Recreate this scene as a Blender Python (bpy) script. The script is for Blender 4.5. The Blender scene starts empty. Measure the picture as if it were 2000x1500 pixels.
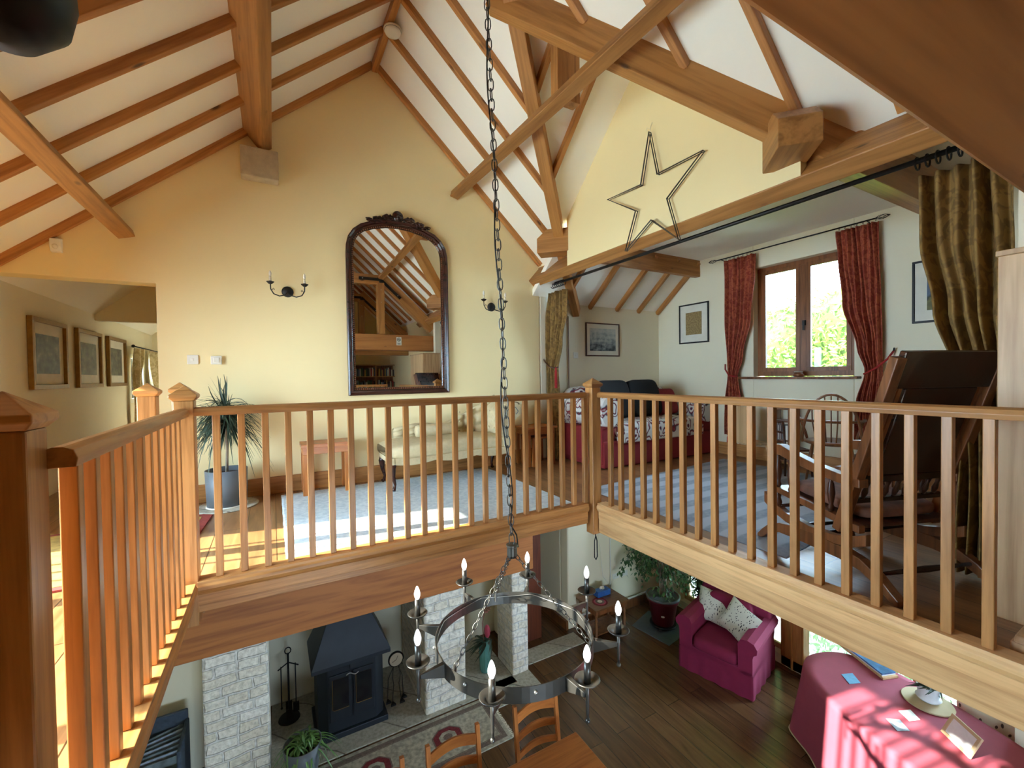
import bpy, bmesh, math, random
from mathutils import Vector, Matrix, Euler
random.seed(7)
sc = bpy.context.scene
PI = math.pi

# ---------------------------------------------------------------- camera
cam = bpy.data.cameras.new('camera'); co = bpy.data.objects.new('camera', cam); sc.collection.objects.link(co)
sc.camera = co
yaw, pitch, roll = .51044, .018607, -.014232
F = Vector((math.sin(yaw)*math.cos(pitch), math.cos(yaw)*math.cos(pitch), -math.sin(pitch)))
R0 = Vector((math.cos(yaw), -math.sin(yaw), 0)); U0 = R0.cross(F)
RR = math.cos(roll)*R0 + math.sin(roll)*U0; UU = -math.sin(roll)*R0 + math.cos(roll)*U0
co.matrix_world = Matrix(((RR.x, UU.x, -F.x, 0), (RR.y, UU.y, -F.y, 0), (RR.z, UU.z, -F.z, 1.15), (0, 0, 0, 1)))
cam.sensor_width = 36; cam.lens = 834.3/2000*36; cam.clip_start = .02; cam.clip_end = 200
cam.dof.use_dof = False

# ---------------------------------------------------------------- world, sun, window portals, exposure
w = bpy.data.worlds.new('sky'); sc.world = w; w.use_nodes = True
nt = w.node_tree; bg = nt.nodes['Background']
bg.inputs[0].default_value = (.56, .77, 1.0, 1); bg.inputs[1].default_value = 38
sun = bpy.data.lights.new('sun', 'SUN'); sun.energy = 40; sun.angle = .012; sun.color = (1, .93, .80)
so = bpy.data.objects.new('sun', sun); sc.collection.objects.link(so)
so.rotation_euler = Vector((1, -.19, -.535)).to_track_quat('-Z', 'Y').to_euler()
def portal(loc, direction, sx, sy):
    l = bpy.data.lights.new('window_daylight', 'AREA'); l.shape = 'RECTANGLE'; l.size = sx; l.size_y = sy
    l.cycles.is_portal = True
    o = bpy.data.objects.new('window_daylight', l); sc.collection.objects.link(o); o.location = loc
    o.rotation_euler = Vector(direction).to_track_quat('-Z', 'Z').to_euler()
portal((-2.12, 2.72, 1.0), (1, 0, 0), 3.0, 1.9)        # glazed wall on the left landing
portal((5.85, 2.85, 1.8), (-1, 0, 0), 1.15, 1.5)       # alcove window
portal((5.75, 2.7, -1.5), (-1, 0, 0), 3.9, 1.9)        # ground floor glazing
portal((1.2, -4.1, -1.35), (0, 1, 0), 2.4, 1.4)         # rear ground floor window
portal((-1.99, 9.45, 1.2), (1, 0, 0), .9, .8)         # hallway window
vs = sc.view_settings; vs.view_transform = 'Standard'; vs.look = 'None'; vs.gamma = 1; vs.use_curve_mapping = False
vs.exposure = -0.05
cy = sc.cycles; cy.use_denoising = True; cy.max_bounces = 10; cy.diffuse_bounces = 8; cy.glossy_bounces = 4
cy.transmission_bounces = 6; cy.transparent_max_bounces = 12; cy.sample_clamp_indirect = 25; cy.caustics_reflective = False; cy.caustics_refractive = False
try: cy.denoiser = 'OPENIMAGEDENOISE'
except Exception: pass

# ---------------------------------------------------------------- helpers
def lin(c):
    return tuple(((x/255)/12.92 if x/255 <= .04045 else ((x/255+.055)/1.055)**2.4) for x in c) + (1,)
MATS = {}
def newmat(name):
    m = bpy.data.materials.new(name); m.use_nodes = True; MATS[name] = m
    return m, m.node_tree, m.node_tree.nodes['Principled BSDF']
def N(nt, t, **kw):
    n = nt.nodes.new(t)
    for k, v in kw.items():
        if k.startswith('i_'): n.inputs[int(k[2:]) if k[2:].isdigit() else k[2:].replace('_', ' ')].default_value = v
        else: setattr(n, k, v)
    return n
def ramp(nt, stops):
    r = N(nt, 'ShaderNodeValToRGB'); e = r.color_ramp.elements
    while len(e) < len(stops): e.new(.5)
    for el, (p, c) in zip(e, stops): el.position = p; el.color = c
    return r
def plain(name, rgb, rough=.6, metal=0, var=.06, scale=6, bump=0, spec=.5):
    m, nt, b = newmat(name); c = lin(rgb); L = nt.links.new
    b.inputs['Roughness'].default_value = rough; b.inputs['Metallic'].default_value = metal
    b.inputs['Specular IOR Level'].default_value = spec
    tc = N(nt, 'ShaderNodeTexCoord'); no = N(nt, 'ShaderNodeTexNoise'); no.inputs['Scale'].default_value = scale; no.inputs['Detail'].default_value = 4
    L(tc.outputs['Object'], no.inputs['Vector'])
    r = ramp(nt, [(.3, tuple(x*(1-var) for x in c[:3]) + (1,)), (.7, tuple(min(1, x*(1+var)) for x in c[:3]) + (1,))])
    L(no.outputs[0], r.inputs[0]); L(r.outputs[0], b.inputs['Base Color'])
    if bump:
        n2 = N(nt, 'ShaderNodeTexNoise'); n2.inputs['Scale'].default_value = scale*8; L(tc.outputs['Object'], n2.inputs['Vector'])
        bp = N(nt, 'ShaderNodeBump'); bp.inputs['Strength'].default_value = bump; bp.inputs['Distance'].default_value = .01
        L(n2.outputs[0], bp.inputs['Height']); L(bp.outputs[0], b.inputs['Normal'])
    return m
def wood(name, dark, light, axis=0, rough=.42, scale=1.0, knots=False):
    """grain runs along the object's own axis"""
    m, nt, b = newmat(name); L = nt.links.new
    tc = N(nt, 'ShaderNodeTexCoord'); oi = N(nt, 'ShaderNodeObjectInfo')
    ad = N(nt, 'ShaderNodeVectorMath', operation='ADD'); ml = N(nt, 'ShaderNodeMath', operation='MULTIPLY'); ml.inputs[1].default_value = 37
    L(oi.outputs['Random'], ml.inputs[0]); L(tc.outputs['Object'], ad.inputs[0]); L(ml.outputs[0], ad.inputs[1])
    mp = N(nt, 'ShaderNodeMapping'); s = [14*scale]*3; s[axis] = .9*scale; mp.inputs['Scale'].default_value = s
    L(ad.outputs[0], mp.inputs[0])
    n1 = N(nt, 'ShaderNodeTexNoise'); n1.inputs['Scale'].default_value = 1; n1.inputs['Detail'].default_value = 6; n1.inputs['Distortion'].default_value = 1.6
    L(mp.outputs[0], n1.inputs['Vector'])
    n2 = N(nt, 'ShaderNodeTexNoise'); n2.inputs['Scale'].default_value = 7; n2.inputs['Detail'].default_value = 3; L(mp.outputs[0], n2.inputs['Vector'])
    mx = N(nt, 'ShaderNodeMath', operation='MULTIPLY_ADD'); mx.inputs[1].default_value = .35; L(n2.outputs[0], mx.inputs[0]); L(n1.outputs[0], mx.inputs[2])
    r = ramp(nt, [(.42, lin(dark)), (.78, lin(light))]); L(mx.outputs[0], r.inputs[0])
    src = r.outputs[0]
    if knots:
        vo = N(nt, 'ShaderNodeTexVoronoi'); vo.inputs['Scale'].default_value = 1; m2 = N(nt, 'ShaderNodeMapping'); s2 = [5.0]*3; s2[axis] = 1.9; m2.inputs['Scale'].default_value = s2
        L(ad.outputs[0], m2.inputs[0]); L(m2.outputs[0], vo.inputs['Vector'])
        kr = ramp(nt, [(.05, (1, 1, 1, 1)), (.11, (0, 0, 0, 1))]); L(vo.outputs['Distance'], kr.inputs[0])
        mi = N(nt, 'ShaderNodeMix', data_type='RGBA'); L(kr.outputs[0], mi.inputs[0]); L(src, mi.inputs[6])
        mi.inputs[7].default_value = tuple(x*.35 for x in lin(dark)[:3]) + (1,); src = mi.outputs[2]
    hv = N(nt, 'ShaderNodeHueSaturation'); mr = N(nt, 'ShaderNodeMapRange'); mr.inputs[3].default_value = .86; mr.inputs[4].default_value = 1.12
    L(oi.outputs['Random'], mr.inputs[0]); L(mr.outputs[0], hv.inputs['Value']); L(src, hv.inputs['Color'])
    L(hv.outputs[0], b.inputs['Base Color']); b.inputs['Roughness'].default_value = rough
    bp = N(nt, 'ShaderNodeBump'); bp.inputs['Strength'].default_value = .12; bp.inputs['Distance'].default_value = .004
    L(mx.outputs[0], bp.inputs['Height']); L(bp.outputs[0], b.inputs['Normal'])
    return m
class MB:
    """collects shapes and links them as one mesh"""
    def __init__(s): s.v = []; s.f = []
    def add(s, vs, fs):
        k = len(s.v); s.v += [tuple(p) for p in vs]; s.f += [tuple(i+k for i in f) for f in fs]; return s
    def box(s, x0, x1, y0, y1, z0, z1):
        return s.add([(x, y, z) for x in (x0, x1) for y in (y0, y1) for z in (z0, z1)],
                     [(0, 1, 3, 2), (4, 6, 7, 5), (0, 4, 5, 1), (2, 3, 7, 6), (0, 2, 6, 4), (1, 5, 7, 3)])
    def prism(s, pts, axis, a, b):
        """polygon (in the other two axes, in order) extruded along axis from a to b"""
        def P(p, t):
            q = list(p); q.insert(axis, t); return q
        n = len(pts)
        return s.add([P(p, a) for p in pts] + [P(p, b) for p in pts],
                     [tuple(range(n))[::-1], tuple(range(n, 2*n))] + [(i, (i+1) % n, (i+1) % n+n, i+n) for i in range(n)])
    def hull8(s, a, b):
        """two quads (4 pts each) joined"""
        return s.add(list(a)+list(b), [(3, 2, 1, 0), (4, 5, 6, 7)] + [(i, (i+1) % 4, (i+1) % 4+4, i+4) for i in range(4)])
    def bar(s, p, q, w, h, up=(0, 0, 1)):
        p = Vector(p); q = Vector(q); d = (q-p).normalized(); u = Vector(up); r = d.cross(u)
        if r.length < 1e-4: r = d.cross(Vector((0, 1, 0)))
        r.normalize(); u = r.cross(d)
        c = [(-w/2, -h/2), (w/2, -h/2), (w/2, h/2), (-w/2, h/2)]
        return s.hull8([p+r*x+u*y for x, y in c], [q+r*x+u*y for x, y in c])
    def tube(s, pts, rad, n=8, closed=False, caps=True):
        pts = [Vector(p) for p in pts]; m = len(pts); rs = rad if isinstance(rad, (list, tuple)) else [rad]*m
        base = len(s.v); prev = None
        for i, p in enumerate(pts):
            a = pts[(i-1) % m] if (closed or i > 0) else p; b = pts[(i+1) % m] if (closed or i < m-1) else p
            d = (b-a).normalized()
            if prev is None:
                u = d.orthogonal().normalized()
            else:
                u = prev - d*prev.dot(d); u = u.normalized() if u.length > 1e-6 else d.orthogonal().normalized()
            prev = u; v = d.cross(u)
            for k in range(n):
                t = 2*PI*k/n; s.v.append(tuple(p + (u*math.cos(t)+v*math.sin(t))*rs[i]))
        for i in range(m if closed else m-1):
            for k in range(n):
                a = base+i*n+k; b = base+i*n+(k+1) % n; c = base+((i+1) % m)*n+(k+1) % n; d = base+((i+1) % m)*n+k
                s.f.append((a, b, c, d))
        if caps and not closed:
            s.f.append(tuple(base+k for k in range(n))[::-1]); s.f.append(tuple(base+(m-1)*n+k for k in range(n)))
        return s
    def lathe(s, prof, c=(0, 0, 0), n=20, ax=2, cap=True):
        """profile [(r, h)...] round an axis through c"""
        base = len(s.v)
        for r, h in prof:
            for k in range(n):
                t = 2*PI*k/n; q = [r*math.cos(t), r*math.sin(t)]; q.insert(ax, h); s.v.append(tuple(q[i]+c[i] for i in range(3)))
        for i in range(len(prof)-1):
            for k in range(n):
                s.f.append((base+i*n+k, base+i*n+(k+1) % n, base+(i+1)*n+(k+1) % n, base+(i+1)*n+k))
        if cap and prof[0][0] > 1e-5: s.f.append(tuple(base+k for k in range(n))[::-1])
        if cap and prof[-1][0] > 1e-5: s.f.append(tuple(base+(len(prof)-1)*n+k for k in range(n)))
        return s
    def ball(s, c, r, n=10, sq=(1, 1, 1)):
        m = max(4, n//2+1); base = len(s.v)
        for i in range(m+1):
            a = PI*i/m
            for k in range(n):
                t = 2*PI*k/n; s.v.append((c[0]+r*sq[0]*math.sin(a)*math.cos(t), c[1]+r*sq[1]*math.sin(a)*math.sin(t), c[2]+r*sq[2]*math.cos(a)))
        for i in range(m):
            for k in range(n):
                s.f.append((base+(i+1)*n+k, base+(i+1)*n+(k+1) % n, base+i*n+(k+1) % n, base+i*n+k))
        return s
    def grid(s, fn, nu, nv, closeu=False):
        base = len(s.v)
        for i in range(nu+(0 if closeu else 1)):
            for j in range(nv+1): s.v.append(tuple(fn(i/nu, j/nv)))
        for i in range(nu):
            for j in range(nv):
                i2 = (i+1) % nu if closeu else i+1
                s.f.append((base+i*(nv+1)+j, base+i2*(nv+1)+j, base+i2*(nv+1)+j+1, base+i*(nv+1)+j+1))
        return s
    def rot(s, a, ax='Z', c=(0, 0, 0)):
        M = Matrix.Translation(c) @ Matrix.Rotation(a, 4, ax) @ Matrix.Translation(-Vector(c)); s.v = [tuple(M @ Vector(p)) for p in s.v]; return s
    def move(s, d): s.v = [(p[0]+d[0], p[1]+d[1], p[2]+d[2]) for p in s.v]; return s
    def build(s, name, mat, parent=None, off=None, bevel=0, smooth=False, seg=2, solid=0, sub=0):
        """off: world point that becomes the origin (defaults to the parent's place)"""
        if off is None: off = parent['_o'] if (parent is not None and '_o' in parent) else (0, 0, 0)
        me = bpy.data.meshes.new(name); me.from_pydata([(p[0]-off[0], p[1]-off[1], p[2]-off[2]) for p in s.v], [], s.f); me.update()
        bm = bmesh.new(); bm.from_mesh(me); bmesh.ops.recalc_face_normals(bm, faces=bm.faces); bm.to_mesh(me); bm.free()
        o = bpy.data.objects.new(name, me); sc.collection.objects.link(o)
        if mat: me.materials.append(MATS[mat] if isinstance(mat, str) else mat)
        if smooth:
            for p in me.polygons: p.use_smooth = True
        if parent is not None: o.parent = parent
        else: o.location = off
        if solid: md = o.modifiers.new('t', 'SOLIDIFY'); md.thickness = solid; md.offset = 0
        if bevel: md = o.modifiers.new('b', 'BEVEL'); md.width = bevel; md.segments = seg; md.limit_method = 'ANGLE'
        if sub: md = o.modifiers.new('s', 'SUBSURF'); md.levels = sub; md.render_levels = sub
        return o
def tag(o, label, cat, group=None):
    o['label'] = label; o['category'] = cat
    if group: o['group'] = group
    return o
def empty(name, label, cat, loc=(0, 0, 0), rz=0, group=None, world=False):
    """world=True: its parts are given in world coordinates"""
    o = bpy.data.objects.new(name, None); sc.collection.objects.link(o); o.empty_display_size = .1
    o.location = loc; o.rotation_euler = (0, 0, rz)
    if world: o['_o'] = tuple(loc)
    return tag(o, label, cat, group)
def struct(name, mb, mat, **k):
    o = mb.build(name, mat, **k)
    if o.parent is None: o['kind'] = 'structure'
    return o
def beam(name, p, q, w, h, mat, up=(0, 0, 1), parent=None, bevel=.006):
    """timber of its own local frame: long axis X, so the grain follows it"""
    p = Vector(p); q = Vector(q); d = (q-p); L_ = d.length; d.normalize(); u = Vector(up); r = u.cross(d)
    r.normalize(); u = d.cross(r)
    o = MB().box(0, L_, -w/2, w/2, -h/2, h/2).build(name, mat, bevel=bevel)
    M = Matrix(((d.x, r.x, u.x, p.x), (d.y, r.y, u.y, p.y), (d.z, r.z, u.z, p.z), (0, 0, 0, 1)))
    if parent is not None:
        o.parent = parent; po = parent['_o'] if '_o' in parent else (0, 0, 0); M = Matrix.Translation(-Vector(po)) @ M
    o.matrix_local = M
    return o
def kids(o): return [c for c in sc.collection.objects if c.parent == o]
def copy_tree(o, parent=None):
    c = o.copy(); sc.collection.objects.link(c)
    if parent is not None: c.parent = parent
    for ch in kids(o): copy_tree(ch, c)
    return c

# ---------------------------------------------------------------- materials
plain('wall_cream', (244, 225, 172), .9, var=.015, scale=1.5, bump=.05)
plain('wall_white', (236, 226, 198), .9, var=.015, scale=1.5, bump=.05)
plain('ceiling_plaster', (247, 243, 230), .9, var=.012, scale=2, bump=.04)
wood('oak', (142, 92, 44), (190, 134, 76), 0, .38)
wood('oak_up', (142, 92, 44), (190, 134, 76), 2, .38)
wood('oak_y', (142, 92, 44), (190, 134, 76), 1, .38)
wood('oak_beam', (132, 84, 38), (178, 124, 66), 0, .5, .6, True)
wood('pine', (146, 90, 40), (184, 126, 66), 0, .5, 1, True)
wood('oak_floor', (128, 84, 48), (182, 130, 82), 0, .28, .8)
wood('old_beam', (134, 80, 36), (176, 116, 60), 0, .6, .35, True)
wood('oak_pale_y', (190, 138, 86), (224, 178, 122), 1, .42, 1, True)
wood('door_wood', (84, 36, 16), (112, 54, 28), 2, .5)
wood('mid_oak', (104, 66, 38), (138, 94, 58), 0, .35)
wood('mid_oak_up', (104, 66, 38), (138, 94, 58), 2, .35)
wood('lintel_oak', (142, 78, 30), (186, 114, 52), 0, .5, .6, True)
wood('dark_wood', (48, 26, 16), (88, 48, 28), 2, .35)
wood('dark_mahogany', (38, 18, 12), (62, 30, 20), 0, .25)
wood('walnut', (92, 52, 28), (140, 86, 48), 2, .35)
wood('red_pine', (150, 84, 34), (190, 118, 58), 2, .35)
wood('red_pine_top', (146, 80, 34), (184, 112, 54), 0, .3)
wood('pale_oak', (176, 136, 92), (214, 176, 130), 2, .45, .6)
plain('black_iron', (30, 28, 26), .5, .3, .2, 20)
plain('pewter', (92, 90, 86), .35, .8, .12, 14)
plain('bright_steel', (190, 190, 188), .3, .9)
plain('white_plastic', (232, 228, 215), .4, 0, .01)
def glass_mat(name, tint=(.97, .99, .98, 1)):
    m = bpy.data.materials.new(name); m.use_nodes = True; nt = m.node_tree; MATS[name] = m
    for n in list(nt.nodes): nt.nodes.remove(n)
    out = N(nt, 'ShaderNodeOutputMaterial'); tr = N(nt, 'ShaderNodeBsdfTransparent'); gl = N(nt, 'ShaderNodeBsdfGlossy'); mx = N(nt, 'ShaderNodeMixShader'); fr = N(nt, 'ShaderNodeFresnel')
    tr.inputs[0].default_value = tint; gl.inputs['Roughness'].default_value = .02; fr.inputs[0].default_value = 1.35
    nt.links.new(fr.outputs[0], mx.inputs[0]); nt.links.new(tr.outputs[0], mx.inputs[1]); nt.links.new(gl.outputs[0], mx.inputs[2]); nt.links.new(mx.outputs[0], out.inputs[0])
glass_mat('glass')
# ================================================================ the shell
ZG = -2.58                                  # ground floor level
AX, AZ, SL, SR = 1.06, 4.67, .864, .917     # ridge and the two roof pitches
zl = lambda x: AZ-(AX-x)*SL
zr = lambda x: AZ-(x-AX)*SR
def floorboards(name, dark, light, rough, board=.2, length=2.4, along=0):
    m, nt, b = newmat(name); L = nt.links.new
    tc = N(nt, 'ShaderNodeTexCoord'); mp = N(nt, 'ShaderNodeMapping')
    if along: mp.inputs['Rotation'].default_value = (0, 0, PI/2)
    L(tc.outputs['Object'], mp.inputs[0])
    br = N(nt, 'ShaderNodeTexBrick'); br.inputs['Scale'].default_value = 1; br.inputs['Brick Width'].default_value = length; br.inputs['Row Height'].default_value = board
    br.inputs['Mortar Size'].default_value = .003; br.inputs['Color1'].default_value = (0, 0, 0, 1); br.inputs['Color2'].default_value = (1, 1, 1, 1); br.inputs['Mortar'].default_value = (.5, .5, .5, 1)
    L(mp.outputs[0], br.inputs['Vector'])
    m2 = N(nt, 'ShaderNodeMapping'); m2.inputs['Scale'].default_value = (1.6, 16, 8); L(mp.outputs[0], m2.inputs[0])
    n1 = N(nt, 'ShaderNodeTexNoise'); n1.inputs['Scale'].default_value = 1; n1.inputs['Detail'].default_value = 6; n1.inputs['Distortion'].default_value = 1.2; L(m2.outputs[0], n1.inputs['Vector'])
    ad = N(nt, 'ShaderNodeMath', operation='MULTIPLY_ADD'); ad.inputs[1].default_value = .25; L(br.outputs['Color'], ad.inputs[0]); L(n1.outputs[0], ad.inputs[2])
    r = ramp(nt, [(.35, lin(dark)), (.85, lin(light))]); L(ad.outputs[0], r.inputs[0])
    mi = N(nt, 'ShaderNodeMix', data_type='RGBA'); L(br.outputs['Fac'], mi.inputs[0]); L(r.outputs[0], mi.inputs[6]); mi.inputs[7].default_value = tuple(x*.35 for x in lin(dark)[:3])+(1,)
    L(mi.outputs[2], b.inputs['Base Color']); b.inputs['Roughness'].default_value = rough
    bp = N(nt, 'ShaderNodeBump'); bp.inputs['Strength'].default_value = .15; bp.inputs['Distance'].default_value = .003; L(ad.outputs[0], bp.inputs['Height']); L(bp.outputs[0], b.inputs['Normal'])
floorboards('landing_boards', (120, 82, 48), (172, 126, 80), .3, .2, 2.6, 1)
floorboards('ground_boards', (74, 50, 32), (108, 76, 48), .22, .19, 2.2, 1)

# floors
up = MB().box(-2, -.46, -4, 4.93, -.09, 0).box(-.46, 2.49, 2.94, 4.93, -.09, 0).box(2.49, 5.6, -4, 5.0, -.09, 0).box(-.46, 2.49, -4, -.18, -.09, 0).box(-2, .8, 4.93, 10.6, -.09, 0)
struct('floor', up, 'landing_boards')
struct('ceiling', MB().box(-2, -.46, -4, 4.98, -.19, -.091).box(-.46, 2.49, 2.94, 4.98, -.12, -.091).box(2.49, 5.6, -4, 4.98, -.2, -.091).box(-.46, 2.49, -4, -.2, -.2, -.091), 'wall_white')
struct('ceiling', MB().box(-2, 5.9, 4.99, 7.2, -.2, -.1), 'wall_white')
struct('floor', MB().box(-2, 5.9, -4, 7.2, ZG-.1, ZG), 'ground_boards')

# walls: the gable wall with the mirror (opening to the hall on its left)
xo = AX-(AZ-2.03)/SL
g = MB().prism([(xo, 2.03), (-.9, 2.03), (-.9, zl(-.9)+.02)], 1, 4.93, 5.12).prism([(-.9, -.08), (3.2, -.08), (3.2, zr(3.2)), (AX, AZ+.02), (-.9, zl(-.9)+.02)], 1, 4.93, 5.12)
struct('wall_back', g, 'wall_cream')
struct('wall_alcove_left', MB().box(3.2, 5.6, 5.0, 5.15, -.08, 2.9), 'wall_white')
# left outer wall with a glazed opening y 0.9..4.2
lw = MB().box(-2.15, -2, -4, 1.25, -.1, 2.05).box(-2.15, -2, 4.2, 5.12, -.1, 2.05).box(-2.15, -2, 1.25, 4.2, 1.90, 2.05).box(-2.15, -2, 1.25, 4.2, -.1, .05)
struct('wall_left', lw, 'wall_cream')
struct('wall_hall', MB().box(-2.15, -2, 5.12, 9.0, -.1, 2.05).box(-2.15, -2, 9.9, 10.6, -.1, 2.05).box(-2.15, -2, 9.0, 9.9, -.1, .8).box(-2.15, -2, 9.0, 9.9, 1.6, 2.05), 'wall_white')
struct('wall_left', MB().box(-2.15, -2, -4, 5.2, ZG, -.1), 'wall_white')
# window wall of the alcove, opening y 2.27..3.53 z 1.08..2.55
struct('wall_right', MB().box(5.6, 5.85, .5, 2.27, -.1, 3.0).box(5.6, 5.85, 3.40, 5.15, -.1, 3.0).box(5.6, 5.85, 2.27, 3.40, -.1, 1.08).box(5.6, 5.85, 2.27, 3.40, 2.53, 3.0), 'wall_white', bevel=.008)
struct('wall_alcove_right', MB().box(3.2, 5.6, .5, .62, -.1, 2.9), 'wall_white')
struct('wall_right', MB().box(3.3, 3.45, -4, .5, -.1, 2.7), 'wall_cream')
# rear gable, closed upstairs
struct('wall_rear', MB().prism([(-2.05, -.1), (4.0, -.1), (4.0, 2.2), (AX, AZ), (-2.05, zl(-2.05))], 1, -4.15, -4).box(-2.05, 0, -4.15, -4, ZG, -.1).box(0, 2.4, -4.15, -4, ZG, ZG+.5).box(0, 2.4, -4.15, -4, ZG+1.9, -.1).box(2.4, 5.9, -4.15, -4, ZG, -.1), 'wall_cream')
# ground floor walls
struct('wall_back', MB().box(-2, 2.85, 5.55, 5.7, ZG, -.2).box(-2, -.59, 5.0, 5.55, ZG, -.2).box(3.7, 5.6, 5.02, 5.2, ZG, -.2).box(3.70, 3.85, 5.2, 6.4, ZG, -.2).box(2.75, 2.85, 5.02, 6.4, ZG, -.2), 'wall_white', bevel=.02)
struct('wall_hall', MB().box(2.75, 3.9, 6.4, 6.5, ZG, -.2), 'wall_white')
lowR = MB().box(5.6, 5.85, -4, .7, ZG, -.1).box(5.6, 5.85, 4.6, 5.2, ZG, -.1).box(5.6, 5.85, .7, 4.6, ZG, ZG+.12).box(5.6, 5.85, .7, 4.6, -.5, -.1)
struct('wall_right', lowR, 'wall_white')
struct('wall_front', MB().box(5.28, 5.9, .3, 1.02, ZG, -.25), 'wall_white')

# roof slopes, plastered
def slope(poly, z, t=.06):
    n = len(poly)
    v = [(x, y, z(x, y)) for x, y in poly]+[(x, y, z(x, y)+t) for x, y in poly]
    return MB().add(v, [tuple(range(n)), tuple(range(n, 2*n))[::-1]]+[(i, (i+1) % n, (i+1) % n+n, i+n) for i in range(n)])
ZL = lambda x, y: zl(x); ZR = lambda x, y: zr(x)
cL = slope([(-2.12, -4), (AX, -4), (AX, 10.6), (-2.12, 10.6)], ZL)
struct('ceiling', cL, 'ceiling_plaster')
RY, RZ0, CS = 2.90, 4.10, .955               # cross gable ridge: y, height, pitch
vx0 = AX+(AZ-RZ0)/SR
vy = lambda x: (zr(x)-RZ0)/-CS               # half width of the cross gable where it meets the main slope
cR = MB(); XE = 3.36
for poly in ([(AX, -4), (3.7, -4), (3.7, .6), (XE, .6), (XE, RY-vy(XE)), (vx0, RY), (AX, RY)], [(AX, RY), (vx0, RY), (XE, RY+vy(XE)), (XE, 5.0), (AX, 5.0)]):
    q = slope(poly, ZR); cR.add(q.v, q.f)
struct('ceiling', cR, 'ceiling_plaster')
cg = MB()
for sg in (1, -1):
    q = slope([(vx0, RY), (XE, RY), (XE, RY+sg*vy(XE))], lambda x, y: RZ0-CS*abs(y-RY)); cg.add(q.v, q.f)
struct('ceiling', cg, 'ceiling_plaster')
# alcove ceiling: a flat collar and two short slopes
ca = MB().prism([(.5, 2.83), (4.22, 2.83), (5.02, 2.16), (5.02, 2.25), (4.24, 2.9), (.5, 2.9)], 0, 3.10, 5.62)
struct('ceiling', ca, 'ceiling_plaster')
# yellow gable infill carrying the star
zc = lambda y: RZ0-CS*abs(y-RY)
yw = MB().prism([(1.53, 2.435), (4.07, 2.435), (4.07, zc(4.07)+.03), (RY, RZ0+.02), (1.53, zc(1.53)+.03)], 0, 3.045, 3.12)
struct('wall_gable_infill', yw, 'wall_cream')
# hall beyond the opening: downstand, far wall
struct('wall_hall', MB().prism([(-2.0, 1.95), (-.4, 1.95), (-.4, zl(-.4)), (-2.0, zl(-2.0))], 1, 7.5, 7.62).box(-.45, -.35, 5.12, 10.6, 0, zl(-.35)), 'wall_white')
struct('wall_hall', MB().box(-2, -.3, 10.5, 10.6, 0, 3.3), 'wall_white')
# baseboards
struct('baseboard_back', MB().box(-.9, 3.2, 4.905, 4.93, 0, .17), 'oak', bevel=.004)
struct('baseboard_alcove', MB().box(3.2, 5.6, 4.975, 5.0, 0, .17), 'oak', bevel=.004)
struct('baseboard_right', MB().box(5.575, 5.6, .62, 4.97, 0, .17), 'oak_y', bevel=.004)
struct('baseboard_ground', MB().box(3.85, 5.6, 4.995, 5.02, ZG, ZG+.13).box(3.66, 3.70, 5.02, 6.4, ZG, ZG+.13), 'walnut', bevel=.004)
# corner pilaster between mirror wall and alcove
struct('trim_1', MB().box(3.2, 3.33, 4.93, 5.0, 0, 2.4), 'wall_white', bevel=.03)
# opening edge: gilded reveal is plain plaster
# windows
def window(name, x, y0, y1, z0, z1, mull, fw=.07, dep=.06, mat='walnut', sash=.05, pane_x=None):
    f = MB().box(x, x+dep, y0, y1, z0, z0+fw).box(x, x+dep, y0, y1, z1-fw, z1).box(x, x+dep, y0, y0+fw, z0+fw, z1-fw).box(x, x+dep, y1-fw, y1, z0+fw, z1-fw)
    for m_ in mull: f.box(x-.005, x+dep, m_-.045, m_+.045, z0+fw, z1-fw)
    o = f.build(name, mat, bevel=.004); o['kind'] = 'structure'
    MB().box(x+dep*.5, x+dep*.5+.006, y0+fw*.6, y1-fw*.6, z0+fw*.6, z1-fw*.6).build('glass_pane', 'glass', parent=o)
    return o
w1 = window('window_1', 5.70, 2.27, 3.40, 1.10, 2.53, [2.835])
for a, b in ((2.33, 2.80), (2.87, 3.34)):
    MB().box(5.69, 5.73, a, b, 1.16, 1.21).box(5.69, 5.73, a, b, 2.43, 2.48).box(5.69, 5.73, a, a+.05, 1.21, 2.43).box(5.69, 5.73, b-.05, b, 1.21, 2.43).build('sash', 'walnut', parent=w1, bevel=.003)
MB().box(5.66, 5.69, 2.80, 2.83, 1.72, 1.78).box(5.655, 5.665, 2.805, 2.825, 1.66, 1.76).build('handle', 'black_iron', parent=w1)
s = MB().box(5.50, 5.70, 2.20, 3.56, 1.065, 1.095); struct('trim_2', s, 'walnut', bevel=.008)
w2 = window('window_2', -2.10, 1.25, 4.2, .05, 1.90, [2.2, 3.3], mat='oak_y', fw=.06)
MB().box(-2.09, -2.05, 3.58, 3.60, .13, 1.79).box(-2.09, -2.05, 3.86, 3.88, .13, 1.79).box(-2.09, -2.05, 3.72, 3.74, .13, 1.79).build('glazing_bar', 'oak_up', parent=w2)
w3 = window('window_3', 5.70, .72, 4.6, ZG+.12, -.5, [1.75, 3.85], mat='pale_oak')
MB().box(5.60, 5.74, 2.79, 3.06, ZG, -.5).box(5.58, 5.62, 2.91, 2.93, ZG, -.5).build('oak_post', 'oak_up', parent=w3, bevel=.006)
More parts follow.
